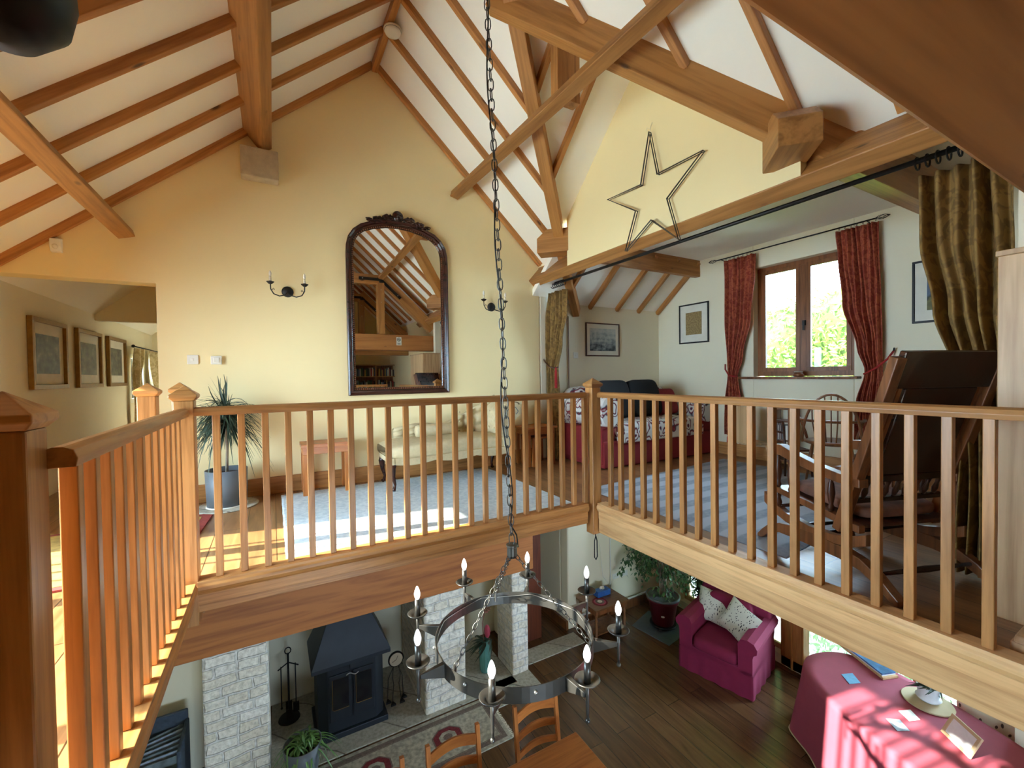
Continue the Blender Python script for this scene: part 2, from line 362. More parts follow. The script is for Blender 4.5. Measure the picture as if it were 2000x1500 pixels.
def gwin(name, x0, x1, y, z0, z1, mull):
    f = MB().box(x0, x1, y, y+.06, z0, z0+.07).box(x0, x1, y, y+.06, z1-.07, z1).box(x0, x0+.07, y, y+.06, z0, z1).box(x1-.07, x1, y, y+.06, z0, z1)
    for m_ in mull: f.box(m_-.04, m_+.04, y, y+.06, z0, z1)
    o = f.build(name, 'oak', bevel=.004); o['kind'] = 'structure'; return o
gwin('window_5', 0, 2.4, -4.1, ZG+.5, ZG+1.9, [1.2])
w6 = window('window_6', -2.06, 9.0, 9.9, .8, 1.6, [9.45], mat='white_plastic')

# ---------------------------------------------------------------- timber of the roof
rid = beam('ridge_board', (AX, -4, AZ-.06), (AX, 4.93, AZ-.06), .06, .12, 'pine'); tag(rid, 'pine ridge board along the top of the vaulted ceiling', 'roof beam')
d_l = Vector((1, 0, SL)).normalized(); d_r = Vector((1, 0, -SR)).normalized()
ordn = ['', 'second', 'third', 'fourth', 'fifth', 'sixth', 'seventh', 'eighth', 'ninth', 'tenth', 'eleventh', 'twelfth', 'thirteenth', 'fourteenth', 'fifteenth', 'sixteenth', 'seventeenth', 'eighteenth']
ys = [4.885, 4.35, 3.88, 3.41] + [2.94-.475*i for i in range(14)]
for i, y in enumerate(ys):
    yy = y+.02
    lab = 'pine rafter tight against the mirror wall on the left slope' if i == 0 else 'pine rafter on the left roof slope, %s from the mirror wall' % ordn[i]
    if True:
        o = beam('rafter', (-2.02, yy, zl(-2.02)-.03), (AX-.03, yy, zl(AX-.03)-.03), .05, .075, 'pine'); tag(o, lab, 'rafter', 'rafters of the left roof slope')
    lab = 'pine rafter tight against the mirror wall on the right slope' if i == 0 else 'pine rafter on the right roof slope, %s from the mirror wall' % ordn[i]
    h = abs(yy-RY)
    if h < .12: xe = vx0-.05
    elif h < vy(3.22): xe = AX+(AZ-(RZ0-CS*h))/SR-.06
    else: xe = 3.22
    o = beam('rafter', (AX+.03, yy, zr(AX+.03)-.03), (xe, yy, zr(xe)-.03), .05, .075, 'pine'); tag(o, lab, 'rafter', 'rafters of the right roof slope')
# purlins set square to the slopes
def purlin(name, sect, y0, y1, label, mat='oak_beam'):
    o = MB().prism([(x, z) for x, z in sect], 1, y0, y1).build(name, mat if mat else 'oak_y', bevel=.008); tag(o, label, 'roof beam'); return o
wood('beam_y', (132, 84, 38), (178, 124, 66), 1, .5, .6, True)
wood('pine_y', (168, 112, 62), (206, 146, 88), 1, .5, .9, True)
purlin('purlin', [(-.205, 3.585), (-.04, 3.395), (.045, 3.46), (-.12, 3.655)], -4, 4.95, 'massive oak purlin under the left roof slope ending on the stone pad', 'beam_y')
sp = MB().box(-.225, .095, 4.80, 4.94, 3.10, 3.385).build('stone_pad', None, bevel=.012)
plain('pad_stone', (198, 182, 150), .95, 0, .12, 12, .5); sp.data.materials.append(MATS['pad_stone']); tag(sp, 'square limestone pad in the mirror wall under the left purlin', 'stone')
purlin('purlin', [(3.04, 2.43), (3.23, 2.64), (3.32, 2.56), (3.13, 2.35)], -.3, 4.97, 'long oak beam across the alcove opening with the curtain pole beneath', 'beam_y')
# thin longitudinal binders under the rafters

o = beam('binder', (-1.06, -2, 2.37), (-1.085, 4.88, 2.425), .12, .06, 'oak_beam', up=(-.3, 0, 1)); tag(o, 'short oak binder hanging below the left rafters, sawn end by the hall opening', 'roof beam')
o = beam('binder', (2.09, .3, 3.31), (1.99, 4.93, 3.37), .105, .07, 'oak_beam', up=(.25, 0, 1)); tag(o, 'oak binder crossing under the valley timbers to the mirror wall', 'roof beam')
# valley timbers, their blocks and post, cross gable rafters
def valley(sg, label, w, h, ext):
    dx = 1; dy = sg*(vy(3)-vy(2)); dz = -SR
    x0 = vx0-.1; p = Vector((x0, RY+sg*vy(x0), zr(x0)-.06)); x1 = ext; q = Vector((x1, RY+sg*vy(x1), zr(x1)-.06))
    n = (Vector((SR, 0, 1)).normalized()+Vector((0, sg*CS, 1)).normalized()).normalized()
    o = beam('valley_rafter', p, q, w, h, 'oak_beam', up=n); tag(o, label, 'roof beam')
valley(1, 'oak valley rafter running down to the block beside the mirror wall', .12, .15, 3.12)
valley(-1, 'heavy oak valley rafter running down to the right above the star', .12, .26, 3.32)
for (x, y, z, l, lab) in ((3.02, 4.24, 2.74, .34, 'pegged oak block at the foot of the left valley rafter'), (2.97, 1.56, 2.66, .34, 'oak block at the foot of the valley rafter right of the star')):
    o = MB().box(-.17, .17, -.12, .12, -.12, .12)
    o = MB().prism([(-.22, -.13), (.16, -.13), (.16, .14), (-.10, .14), (-.22, .04)], 1, -.12, .12).rot(.0).move((x, y, z)).build('valley_block', 'oak_beam', bevel=.006, off=(x, y, z)); o.rotation_euler = (0, 0, -.78 if y > 3 else .75); tag(o, lab, 'roof beam')
o = MB().box(2.08, 2.31, 2.88, 2.98, 3.43, 4.0).build('post', 'oak_up', bevel=.005); tag(o, 'short vertical oak post standing between the valley rafters and the binder', 'roof beam')
for x, lab in ((2.12, 'first'), (2.62, 'second')):
    yv = RY+vy(x)-.05
    o = beam('cross_rafter', (x, RY+.02, zc(RY+.02)-.04), (x, yv, zc(yv)-.04), .05, .07, 'pine'); tag(o, 'pine cross rafter behind the left valley rafter, %s from the ridge' % lab, 'rafter', 'cross gable rafters')
# alcove purlins and rafters
beamsA = [((3.2, 4.25, 2.715), (5.6, 4.25, 2.715), .09, .25, 'pine purlin of the alcove ceiling on the side of the patterned sofa'), ((3.3, 1.62, 2.66), (5.6, 1.62, 2.66), .10, .24, 'pine purlin of the alcove ceiling behind the mustard curtain top')]
beamsA = beamsA[:1]
o = MB().prism([(1.70, 2.66), (1.31, 2.42), (1.20, 2.60), (1.50, 2.83), (1.62, 2.83)], 0, 3.25, 5.6).build('alcove_purlin', 'oak_beam', bevel=.006); tag(o, 'broad slanted oak purlin of the alcove behind the mustard curtain top', 'roof beam')
for p, q, w_, h_, lab in beamsA:
    o = beam('alcove_purlin', p, q, w_, h_, 'pine'); tag(o, lab, 'roof beam')
for i, x in enumerate((5.56, 5.13, 4.67, 4.14, 3.62)):
    o = beam('alcove_rafter', (x, 4.20, 2.80), (x, 5.0, 2.145), .05, .07, 'pine'); tag(o, 'pine rafter on the alcove slope above the castle print wall, %s from the window wall' % ('first', 'second', 'third', 'fourth', 'fifth')[i], 'rafter', 'alcove rafters')
o = beam('hip_rafter', (3.22, 4.42, 2.72), (3.9, 5.0, 2.06), .10, .16, 'pine'); tag(o, 'short angled pine timber with pointed foot beside the left mustard curtain', 'rafter')
# roof truss over the camera: tie beam with no smoking sign, posts, collar, iron straps
tie = beam('tie_beam', (-2.0, .27, 1.92), (5.2, .27, 1.92), .32, .34, 'old_beam', bevel=.012); tag(tie, 'huge rough brown tie beam at top right with a dark knot', 'roof beam')
kp = [(1.60+.10*math.cos(t)*(1+.2*math.sin(t*3)), .315+.055*math.sin(t)*(1+.25*math.cos(t*2))) for t in [2*PI*k/18 for k in range(18)]]
plain('knot_dark', (74, 40, 20), .8, 0, .5, 30); MB().prism(kp, 2, 1.7485, 1.752).build('knot', 'knot_dark', parent=tie).matrix_parent_inverse = tie.matrix_local.inverted()
tr_y = .30
def tr(name, p, q, w_, h_, lab, y=tr_y): 
    o = beam(name, (p[0], y, p[1]), (q[0], y, q[1]), w_, h_, 'oak_beam', up=(0, 1, 0) if abs(p[0]-q[0]) < .01 else (0, 0, 1)); tag(o, lab, 'roof beam'); return o
for y, wh in ((.30, 'of the nearer truss seen in the mirror'), (-2.0, 'of the farther truss seen in the mirror')):
    if y < 0: t2 = beam('tie_beam', (-2, y, 1.92), (3.3, y, 1.92), .2, .32, 'oak_beam'); tag(t2, 'oak tie beam '+wh, 'roof beam')
    tr('collar', (-.05, 3.27), (2.15, 3.27), .12, .20, 'oak collar '+wh, y)
    tr('truss_post', (2.08, 2.09), (2.08, 3.2), .14, .21, 'right oak truss post '+wh, y)
    tr('truss_post', (.04, 2.09), (.04, 3.2), .14, .21, 'left oak truss post '+wh, y)
    tr('principal_rafter', (2.05, 3.36), (3.25, 2.26), .14, .24, 'right principal rafter '+wh, y)
    tr('principal_rafter', (.05, 3.36), (-1.55, 1.98), .14, .24, 'left principal rafter '+wh, y)
    for sx, sd in ((1, 'right'), (-1, 'left')):
        cx_ = AX+sx*1.02
        b = MB().box(cx_-.45*(sx > 0)-.0, cx_+.45*(sx < 0), y+.07, y+.082, 3.24, 3.30).box(cx_-.03, cx_+.03, y+.075, y+.087, 2.7, 3.27)
        b.bar((cx_, y+.09, 3.27), (cx_+sx*.42, y+.09, 3.27-.42*.9), .06, .012, up=(0, 1, 0))
        o = b.build('iron_strap', 'black_iron'); tag(o, 'black iron strap on the %s joint %s' % (sd, wh), 'iron strap')
        for q in ((cx_-sx*.38, 3.27), (cx_, 3.05), (cx_, 2.78), (cx_+sx*.36, 2.95)):
            MB().ball((q[0], y+.095, q[1]), .014, 8).build('bolt', 'bright_steel', parent=o)
sg = MB().box(2.38, 2.49, .432, .436, 1.86, 2.04).build('sign', 'white_plastic'); tag(sg, 'small white no smoking sign on the tie beam, seen in the mirror', 'sign')
ring = MB().tube([(2.435+.034*math.cos(t), .437, 1.985+.034*math.sin(t)) for t in [2*PI*k/20 for k in range(20)]], .005, 6, closed=True).bar((2.412, .437, 2.008), (2.458, .437, 1.962), .006, .003, up=(0, 1, 0)).box(2.415, 2.455, .436, .438, 1.98, 1.989).box(2.40, 2.47, .436, .4375, 1.90, 1.91).box(2.40, 2.47, .436, .4375, 1.88, 1.887)
ring.build('no_smoking_symbol', 'black_iron', parent=sg)

# lintel, piers and hearth downstairs
def stonewall(name, c1, c2, mortar, bw=.26, rh=.085):
    m, nt, b = newmat(name); L = nt.links.new
    tc = N(nt, 'ShaderNodeTexCoord'); ge = N(nt, 'ShaderNodeNewGeometry'); sp_ = N(nt, 'ShaderNodeSeparateXYZ'); cb = N(nt, 'ShaderNodeCombineXYZ'); ad = N(nt, 'ShaderNodeMath', operation='ADD')
    L(tc.outputs['Object'], sp_.inputs[0]); L(sp_.outputs[0], ad.inputs[0]); L(sp_.outputs[1], ad.inputs[1]); L(ad.outputs[0], cb.inputs[0]); L(sp_.outputs[2], cb.inputs[1])
    nz = N(nt, 'ShaderNodeTexNoise'); nz.inputs['Scale'].default_value = 5; L(tc.outputs['Object'], nz.inputs['Vector'])
    vm = N(nt, 'ShaderNodeVectorMath', operation='MULTIPLY_ADD'); vm.inputs[1].default_value = (.07, .05, 0); L(nz.outputs[1], vm.inputs[0]); L(cb.outputs[0], vm.inputs[2])
    br = N(nt, 'ShaderNodeTexBrick'); br.inputs['Scale'].default_value = 1; br.inputs['Brick Width'].default_value = bw; br.inputs['Row Height'].default_value = rh; br.inputs['Mortar Size'].default_value = .012; br.inputs['Mortar Smooth'].default_value = .5; br.offset_frequency = 2; br.squash = .7; br.squash_frequency = 3
    br.inputs['Color1'].default_value = lin(c1); br.inputs['Color2'].default_value = lin(c2); br.inputs['Mortar'].default_value = lin(mortar); L(vm.outputs[0], br.inputs['Vector'])
    n2 = N(nt, 'ShaderNodeTexNoise'); n2.inputs['Scale'].default_value = 28; n2.inputs['Detail'].default_value = 5; L(tc.outputs['Object'], n2.inputs['Vector'])
    mi = N(nt, 'ShaderNodeMix', data_type='RGBA', blend_type='MULTIPLY'); mi.inputs[0].default_value = .8; L(br.outputs[0], mi.inputs[6]); rr = ramp(nt, [(.3, (.62, .6, .55, 1)), (.6, (1, 1, 1, 1))]); L(n2.outputs[0], rr.inputs[0]); L(rr.outputs[0], mi.inputs[7]); L(mi.outputs[2], b.inputs['Base Color'])
    b.inputs['Roughness'].default_value = .95
    hm = N(nt, 'ShaderNodeMath', operation='MULTIPLY_ADD'); hm.inputs[1].default_value = -1; L(br.outputs['Fac'], hm.inputs[0]); L(n2.outputs[0], hm.inputs[2])
    bp = N(nt, 'ShaderNodeBump'); bp.inputs['Strength'].default_value = .9; bp.inputs['Distance'].default_value = .015; L(hm.outputs[0], bp.inputs['Height']); L(bp.outputs[0], b.inputs['Normal'])
stonewall('limestone', (246, 240, 226), (230, 220, 198), (226, 222, 212), .24, .095)
stonewall('hearth_slab', (196, 190, 172), (180, 174, 158), (140, 134, 120), .9, .9)
for x0, x1, y0, y1, lab in ((-.59, -.09, 4.50, 5.0, 'rough limestone pier left of the stove'), (1.39, 1.87, 4.52, 5.5, 'rough limestone pier between the stove and the bromeliad niche'), (2.52, 2.75, 4.58, 5.0, 'narrow limestone pier at the right end of the fireplace')):
    o = MB().box(x0, x1, y0, y1, ZG, -1.25).build('stone_pier', 'limestone', bevel=.02); tag(o, lab, 'stone pier')
o = beam('lintel', (-.80, 4.60, -1.02), (2.78, 4.60, -1.02), .22, .46, 'lintel_oak'); tag(o, 'thick oak lintel spanning the fireplace piers', 'beam')
struct('wall_chimney', MB().box(-2, 2.85, 4.85, 5.0, -1.25, -.2), 'wall_white')
o = MB().box(-.09, 2.52, 4.47, 5.55, ZG, ZG+.012).box(2.05, 2.75, 4.22, 4.6, ZG, ZG+.012).build('hearth', 'hearth_slab', bevel=.004); tag(o, 'grey stone hearth slabs under the stove and niche', 'hearth')
o = MB().box(2.80, 3.72, 4.66, 4.93, ZG, ZG+.012).build('threshold', 'hearth_slab', bevel=.004); tag(o, 'pale stone threshold slab before the dark doorway', 'threshold')
o = MB().box(2.86, 3.27, 5.08, 5.13, ZG, -.25).build('door_1', 'door_wood'); o['kind'] = 'structure'
# garden outside
plain('lawn', (110, 130, 70), .9, 0, .2, 3); plain('paving', (176, 170, 160), .9, 0, .1, 4)
struct('ground', MB().box(-16, 22, -10, 22, ZG-.3, ZG-.15), 'paving')
plain('bounce_terrace', (192, 189, 182), .9, 0, .06, 4); struct('ground', MB().box(-12, -2.2, -6, 12, ZG-.15, -.12), 'bounce_terrace')  # unseen raised pale terrace, added to bounce light up through the left glazing
# ================================================================ balustrades
def captop(mb, pts_fn): pass
def balustrade(label, prof_axis, a0, a1, face, inn, bal, dirn, drop, group='balustrades round the open stairwell'):
    """axis along which it runs; face = void side coordinate of the capping; inn = direction away from the void"""
    ax = prof_axis; woodm = 'oak' if ax == 0 else 'oak_y'
    rt = empty('balustrade', label, 'balustrade', (a0, face, 0) if ax == 0 else (face, a0, 0), world=True)
    def P(pts, s, e): return MB().prism([(face+inn*u, z) for u, z in pts], ax, s, e) if ax == 0 else MB().prism([(face+inn*u, z) for u, z in pts], ax, s, e)
    P([(0, .955), (.065, .955), (.068, .975), (.060, .995), (.04, 1.003), (.022, 1.003), (.003, .995), (-.004, .975)], a0, a1).build('handrail', woodm, parent=rt, bevel=.002)
    P([(-.02, .0), (-.02, .018), (-.012, .03), (-.012, .045), (.085, .045), (.085, 0), (.085, -.09), (0.0, -.09), (0.0, -.03), (-.01, -.02)], a0, a1).build('base_rail', 'oak_pale_y' if (ax == 1 and face > 2) else woodm, parent=rt, bevel=.002)
    P([(.004, -.03), (.012, -.03), (.012, -drop), (.03, -drop), (.03, -drop+.01)], a0, a1)
    MB().box(*( (a0, a1, min(face+inn*.004, face+inn*.05), max(face+inn*.004, face+inn*.05), -drop, -.03) if ax == 0 else (min(face+inn*.004, face+inn*.05), max(face+inn*.004, face+inn*.05), a0, a1, -drop, -.03))).build('fascia', woodm if (ax == 0 or face < 2) else 'oak_pale_y', parent=rt, bevel=.003)
    c = face+inn*.033
    first = None
    for p in bal:
        if first is None:
            first = MB().box(-.018, .018, -.018, .018, .045, .958).build('baluster', 'oak_up', parent=rt, off=(0, 0, 0), bevel=.003)
        else:
            first_new = first.copy(); sc.collection.objects.link(first_new); first_new.parent = rt; o = first_new
        o = first if p == bal[0] else first_new
        o.location = ((p-a0, c-face, 0) if ax == 0 else (c-face, p-a0, 0))
    return rt
balustrade('back oak balustrade in front of the mirror wall, with a brown capping rail', 0, -.385, 2.345, 2.88, 1, [-.283+.1193*i for i in range(23)], 1, .13)
balustrade('right oak balustrade in front of the alcove, knotty fascia below', 1, .42, 2.845, 2.43, 1, [2.718-.1207*i for i in range(19)], 1, .215)
balustrade('left oak balustrade seen almost edge on, backlit by sun', 1, 1.35, 2.86, -.40, -1, [1.43+.1175*i for i in range(12)], 1, .10)
rear = balustrade('rear oak balustrade seen low in the mirror', 0, -.38, 2.3, -.12, -1, [-.28+.1193*i for i in range(22)], 1, .13)
def newel(x, y, label, z0=0, s=.045, top=1.04, capm='oak_up'):
    r = empty('newel_post', label, 'newel post', (x, y, z0), group='newel posts', world=False)
    MB().box(-s, s, -s, s, 0, top-z0).build('shaft', 'oak_up', parent=r, bevel=.005)
    t = top-z0; e = s+.016
    MB().add([(-s, -s, t), (s, -s, t), (s, s, t), (-s, s, t), (-e, -e, t+.018), (e, -e, t+.018), (e, e, t+.018), (-e, e, t+.018), (-e, -e, t+.034), (e, -e, t+.034), (e, e, t+.034), (-e, e, t+.034), (0, 0, t+.085)],
             [(3, 2, 1, 0)]+[(i, (i+1) % 4, (i+1) % 4+4, i+4) for i in range(4)]+[(i+4, (i+1) % 4+4, (i+1) % 4+8, i+8) for i in range(4)]+[(i+8, (i+1) % 4+8, 12) for i in range(4)]).build('cap', 'oak', parent=r, bevel=.003)
    return r
newel(2.432, 2.905, 'oak newel post with pyramid cap where the back and right balustrades meet', -.23, .047)
newel(-.425, 2.925, 'oak newel post with pyramid cap where the left and back balustrades meet', -.20, .046)
newel(-.498, 1.31, 'nearest oak newel post, cropped at the left edge of the photo', -.2, .050, 1.05)
newel(-.695, 3.50, 'far oak newel post behind the left balustrade, left of the two', 0, .047, 1.055)
newel(-.60, 3.95, 'farthest oak newel post with only its cap showing beside the plant', 0, .045, 1.055)
o = MB().prism([(2.895, -.02), (2.955, -.02), (2.955, -.17), (2.895, -.13)], 0, -.46, -.36).build('corner_bracket', 'oak', bevel=.008); tag(o, 'short moulded oak return at the foot of the left newel post', 'bracket')
# ================================================================ things on the upper floor
plain('cream_fabric', (204, 186, 146), .85, 0, .07, 30, .15)
plain('leaf_dark', (52, 66, 50), .5, 0, .3, 9)
plain('leaf_green', (58, 92, 48), .45, 0, .3, 9)
plain('grey_pot', (98, 104, 108), .45, 0, .04)
plain('soil', (48, 36, 28), .95, 0, .3, 30)
plain('bark', (140, 126, 108), .9, 0, .2, 20)
plain('gilt', (140, 106, 50), .4, .5, .15, 20)
plain('mat_cream', (226, 220, 204), .8)
plain('red_tassel', (160, 30, 28), .8, 0, .15, 60)
plain('candle_cream', (236, 226, 200), .4, 0, .02)
def frosted(name, rgb, em=0):
    m, nt, b = newmat(name); b.inputs['Base Color'].default_value = lin(rgb); b.inputs['Roughness'].default_value = .25
    b.inputs['Emission Color'].default_value = (1, .98, .95, 1); b.inputs['Emission Strength'].default_value = em; return m
frosted('bulb_off', (238, 232, 220), 0); frosted('bulb_white', (250, 250, 250), 1.2)
def fabric2(name, base, marks, scale=5, thr=.5, soft=.06, dist=2.5, kind='noise'):
    """two-tone woven pattern"""
    m, nt, b = newmat(name); L = nt.links.new; tc = N(nt, 'ShaderNodeTexCoord')
    no = N(nt, 'ShaderNodeTexNoise'); no.inputs['Scale'].default_value = scale; no.inputs['Detail'].default_value = 2; no.inputs['Distortion'].default_value = dist
    L(tc.outputs['Object'], no.inputs['Vector']); st = []
    n = len(marks)
    for i, c in enumerate(marks):
        p = thr+i*.07; st += [(p-soft/2, lin(base) if i % 2 == 0 else lin(marks[i-1])), (p+soft/2, lin(c))]
    r = ramp(nt, st); L(no.outputs[0], r.inputs[0]); L(r.outputs[0], b.inputs['Base Color']); b.inputs['Roughness'].default_value = .85; return m
fabric2('red_brocade', (146, 56, 40), [(176, 88, 58)], 22, .5, .1, 1)
fabric2('mustard_brocade', (118, 88, 42), [(146, 112, 58)], 9, .5, .1, 2)
fabric2('hall_curtain', (190, 168, 120), [(214, 196, 150)], 9, .5, .1, 2)
def swirl(name):
    m, nt, b = newmat(name); L = nt.links.new; tc = N(nt, 'ShaderNodeTexCoord')
    n0 = N(nt, 'ShaderNodeTexNoise'); n0.inputs['Scale'].default_value = 3.2; L(tc.outputs['Object'], n0.inputs['Vector'])
    va = N(nt, 'ShaderNodeVectorMath', operation='MULTIPLY_ADD'); va.inputs[1].default_value = (.4, .4, .4); L(n0.outputs[1], va.inputs[0]); L(tc.outputs['Object'], va.inputs[2])
    vo = N(nt, 'ShaderNodeTexVoronoi'); vo.inputs['Scale'].default_value = 5.5; L(va.outputs[0], vo.inputs['Vector'])
    r = ramp(nt, [(0, lin((232, 228, 224))), (.16, lin((232, 228, 224))), (.19, lin((120, 28, 44))), (.26, lin((74, 40, 70))), (.30, lin((228, 222, 216))), (.42, lin((226, 220, 214))), (.45, lin((150, 34, 44))), (.5, lin((60, 44, 60))), (.56, lin((226, 222, 216)))])
    r.color_ramp.interpolation = 'LINEAR'; L(vo.outputs['Distance'], r.inputs[0]); L(r.outputs[0], b.inputs['Base Color']); b.inputs['Roughness'].default_value = .85
swirl('swirl_throw')
plain('red_cotton', (142, 36, 42), .85, 0, .08, 14); plain('black_velvet', (18, 17, 20), .85, 0, .1)

# ---- mirror
def mirror():
    cx, z0 = 1.29, .962
    rt = empty('wall_mirror', 'tall arched mirror in a dark carved frame on the cream wall', 'mirror', (cx, 4.93, z0), world=True)
    out = [(-.575, z0), (-.578, 2.50), (-.572, 2.60), (-.55, 2.69), (-.50, 2.77), (-.42, 2.835), (-.30, 2.885), (-.15, 2.92), (0, 2.93)]
    pts = out+[(-x, z) for x, z in out[:-1][::-1]]
    n = len(pts)
    def offs(d):
        r = []
        for i, (x, z) in enumerate(pts):
            if i in (0, n-1): r.append((x+(d if i == 0 else -d), z+d)); continue
            a, b_ = pts[i-1], pts[i+1]; tx, tz = b_[0]-a[0], b_[1]-a[1]; l = math.hypot(tx, tz); r.append((x+tz/l*d, z-tx/l*d))
        return r
    prof = [(0, 0), (0, .05), (.012, .058), (.03, .045), (.045, .05), (.06, .03), (.078, .028), (.082, .012)]
    mb = MB(); rings = [[(cx+x, 4.928-h, z) for x, z in offs(d)] for d, h in prof]
    for k in range(len(rings)-1):
        a, b_ = rings[k], rings[k+1]
        for i in range(n):
            j = (i+1) % n; mb.add([a[i], a[j], b_[j], b_[i]], [(0, 1, 2, 3)])
    mb.build('frame', 'dark_mahogany', parent=rt)
    inner = offs(.078); g = MB(); g.add([(cx+x, 4.916, z) for x, z in inner]+[(cx+x, 4.92, z) for x, z in inner], [tuple(range(n)), tuple(range(n, 2*n))[::-1]])
    m, nt, b = newmat('mirror_glass'); b.inputs['Base Color'].default_value = (.86, .86, .84, 1); b.inputs['Metallic'].default_value = 1; b.inputs['Roughness'].default_value = .0
    g.build('glass', 'mirror_glass', parent=rt)
    bd = MB(); bl = offs(.069); seq = bl+[bl[0]]
    for a, b_ in zip(seq[:-1], seq[1:]):
        l = math.hypot(b_[0]-a[0], b_[1]-a[1]); k = max(1, int(l/.021))
        for i in range(k): t = i/k; bd.ball((cx+a[0]+(b_[0]-a[0])*t, 4.898, a[1]+(b_[1]-a[1])*t), .0075, 6)
    bd.build('beading', 'walnut', parent=rt, smooth=True)
    cr = MB(); cr.ball((cx-.01, 4.885, 2.975), .065, 10, (1, .5, 1.05)).ball((cx-.01, 4.865, 2.955), .038, 8)
    for s_ in (-1, 1):
        for i in range(7):
            t = (i+1)/7.; x = s_*(.06+.27*t); z = 2.955-.075*t+.018*math.sin(i*2.2)
            cr.ball((cx+x, 4.88, z), .042-.022*t, 8, (1.5, .5, .8)); cr.tube([(cx+x-s_*.03, 4.87, z+.01), (cx+x, 4.862, z+.035-.02*t), (cx+x+s_*.035, 4.868, z+.012), (cx+x+s_*.02, 4.87, z-.01)], .008, 5)
    cr.build('carved_crest', 'dark_mahogany', parent=rt, smooth=True)
mirror()

# ---- wall lights
def sconce(x, lab):
    rt = empty('wall_light', lab, 'wall light', (x, 4.93, 2.04), group='twin candle wall lights')
    MB().lathe([(.0, 0), (.055, 0), (.055, -.01), (.04, -.022), (.015, -.03), (0, -.032)], (0, 0, 0), 20, 1).build('backplate', 'black_iron', parent=rt, smooth=True)
    for s_ in (-1, 1):
        p = [(0, -.03, -.01), (s_*.03, -.06, -.045), (s_*.075, -.09, -.062), (s_*.125, -.10, -.045), (s_*.15, -.10, .0), (s_*.152, -.10, .05)]
        a = MB().tube(p, .0055, 8).tube([(s_*.14, -.1, -.01), (s_*.125, -.1, .012), (s_*.118, -.1, .0), (s_*.124, -.1, -.008)], .003, 6).build('arm', 'black_iron', parent=rt, smooth=True)
        MB().lathe([(.0, .045), (.016, .05), (.034, .068), (.036, .072), (.016, .06), (.012, .08)], (s_*.152, -.10, 0), 16).build('drip_pan', 'black_iron', parent=a, smooth=True)
        MB().lathe([(.0115, .07), (.0115, .125), (0, .127)], (s_*.152, -.10, 0), 12).build('candle_tube', 'candle_cream', parent=a, smooth=True)
        MB().lathe([(.007, .125), (.013, .145), (.010, .165), (0, .185)], (s_*.152, -.10, 0), 12).build('bulb', 'bulb_off', parent=a, smooth=True)
sconce(.152, 'black twin candle wall light left of the mirror'); sconce(2.47, 'black twin candle wall light right of the mirror, half behind the chain')
# ---- switches, sensor, smoke alarm
def plate(name, x, y, z, lab, cat, n=1, w_=.086, h_=.086):
    rt = empty(name, lab, cat, (x, y, z))
    MB().box(-w_/2, w_/2, -.010, 0, -h_/2, h_/2).build('plate', 'white_plastic', parent=rt, bevel=.003)
    for i in range(n): MB().box(-.013+(i-(n-1)/2)*.03, .007+(i-(n-1)/2)*.03, -.015, -.009, -.012, .012).build('rocker', 'white_plastic', parent=rt, bevel=.002)
plate('dimmer_switch', -.645, 4.93, 1.345, 'white light switch beside the hall opening', 'light switch')
o = empty('thermostat', 'white square thermostat right of the switch by the hall opening', 'thermostat', (-.463, 4.93, 1.34))
MB().box(-.043, .043, -.026, 0, -.04, .04).build('case', 'white_plastic', parent=o, bevel=.004); MB().box(-.022, .026, -.034, -.026, -.024, .024).build('dial_cover', 'mat_cream', parent=o, bevel=.004)
plate('light_switch', 3.87, 5.0, 1.44, 'small white switch beside the pipe and castle print', 'light switch')
MB().tube([(3.735, 4.985, .0), (3.735, 4.985, 2.0)], .009, 8).build('pipe', None, smooth=True).data.materials.append(plain('pink_pipe', (176, 150, 132), .6)); tag(bpy.data.objects['pipe'], 'thin painted pipe rising up the alcove wall beside the switch', 'pipe')
o = empty('motion_sensor', 'white motion sensor high on the wall above the hall opening', 'sensor', (-1.53, 4.93, 2.28))
MB().prism([(0, -.06), (-.03, -.055), (-.05, -.01), (-.045, .05), (0, .06)], 0, -.035, .035).build('case', 'white_plastic', parent=o, bevel=.006)
MB().ball((0, -.045, -.015), .02, 10).build('lens', 'mat_cream', parent=o, smooth=True)
o = empty('smoke_alarm', 'round white smoke alarm on the ridge board', 'smoke alarm', (AX+.03, 4.22, AZ-.135))
MB().lathe([(0, 0), (.085, 0), (.085, -.012), (.078, -.014), (.078, -.028), (.07, -.045), (.04, -.052), (0, -.052)], (0, 0, 0), 28).build('case', 'white_plastic', parent=o, smooth=True)
MB().lathe([(.074, -.018), (.081, -.02), (.074, -.024)], (0, 0, 0), 24).build('grille', 'grey_pot', parent=o, smooth=True)

# ---- dracaena in a grey pot on a round mat
px_, py_ = -.385, 4.66
o = MB().lathe([(0, 0), (.245, 0), (.25, .006), (.245, .012), (0, .012)], (px_, py_, 0), 32).build('plant_mat', 'hearth_slab', smooth=False); tag(o, 'round grey stone mat under the potted palm', 'mat')
rt = empty('potted_dracaena', 'spiky dark leaved palm with drooping head in a grey pot', 'plant', (px_, py_, .012))
MB().lathe([(0, 0), (.155, 0), (.165, .33), (.158, .33), (.15, .28), (0, .28)], (0, 0, 0), 30).build('pot', 'grey_pot', parent=rt, smooth=True)
MB().lathe([(.155, .0), (.162, .0), (.162, .012), (.156, .012)], (0, 0, 0), 30).build('saucer', 'white_plastic', parent=rt, smooth=True)
MB().lathe([(0, .29), (.152, .285)], (0, 0, 0), 20).build('soil', 'soil', parent=rt)
MB().tube([(0, 0, .26), (.01, .0, .5), (0, .01, .74), (.005, 0, .90)], [.013, .011, .011, .012], 8).build('trunk', 'bark', parent=rt, smooth=True)
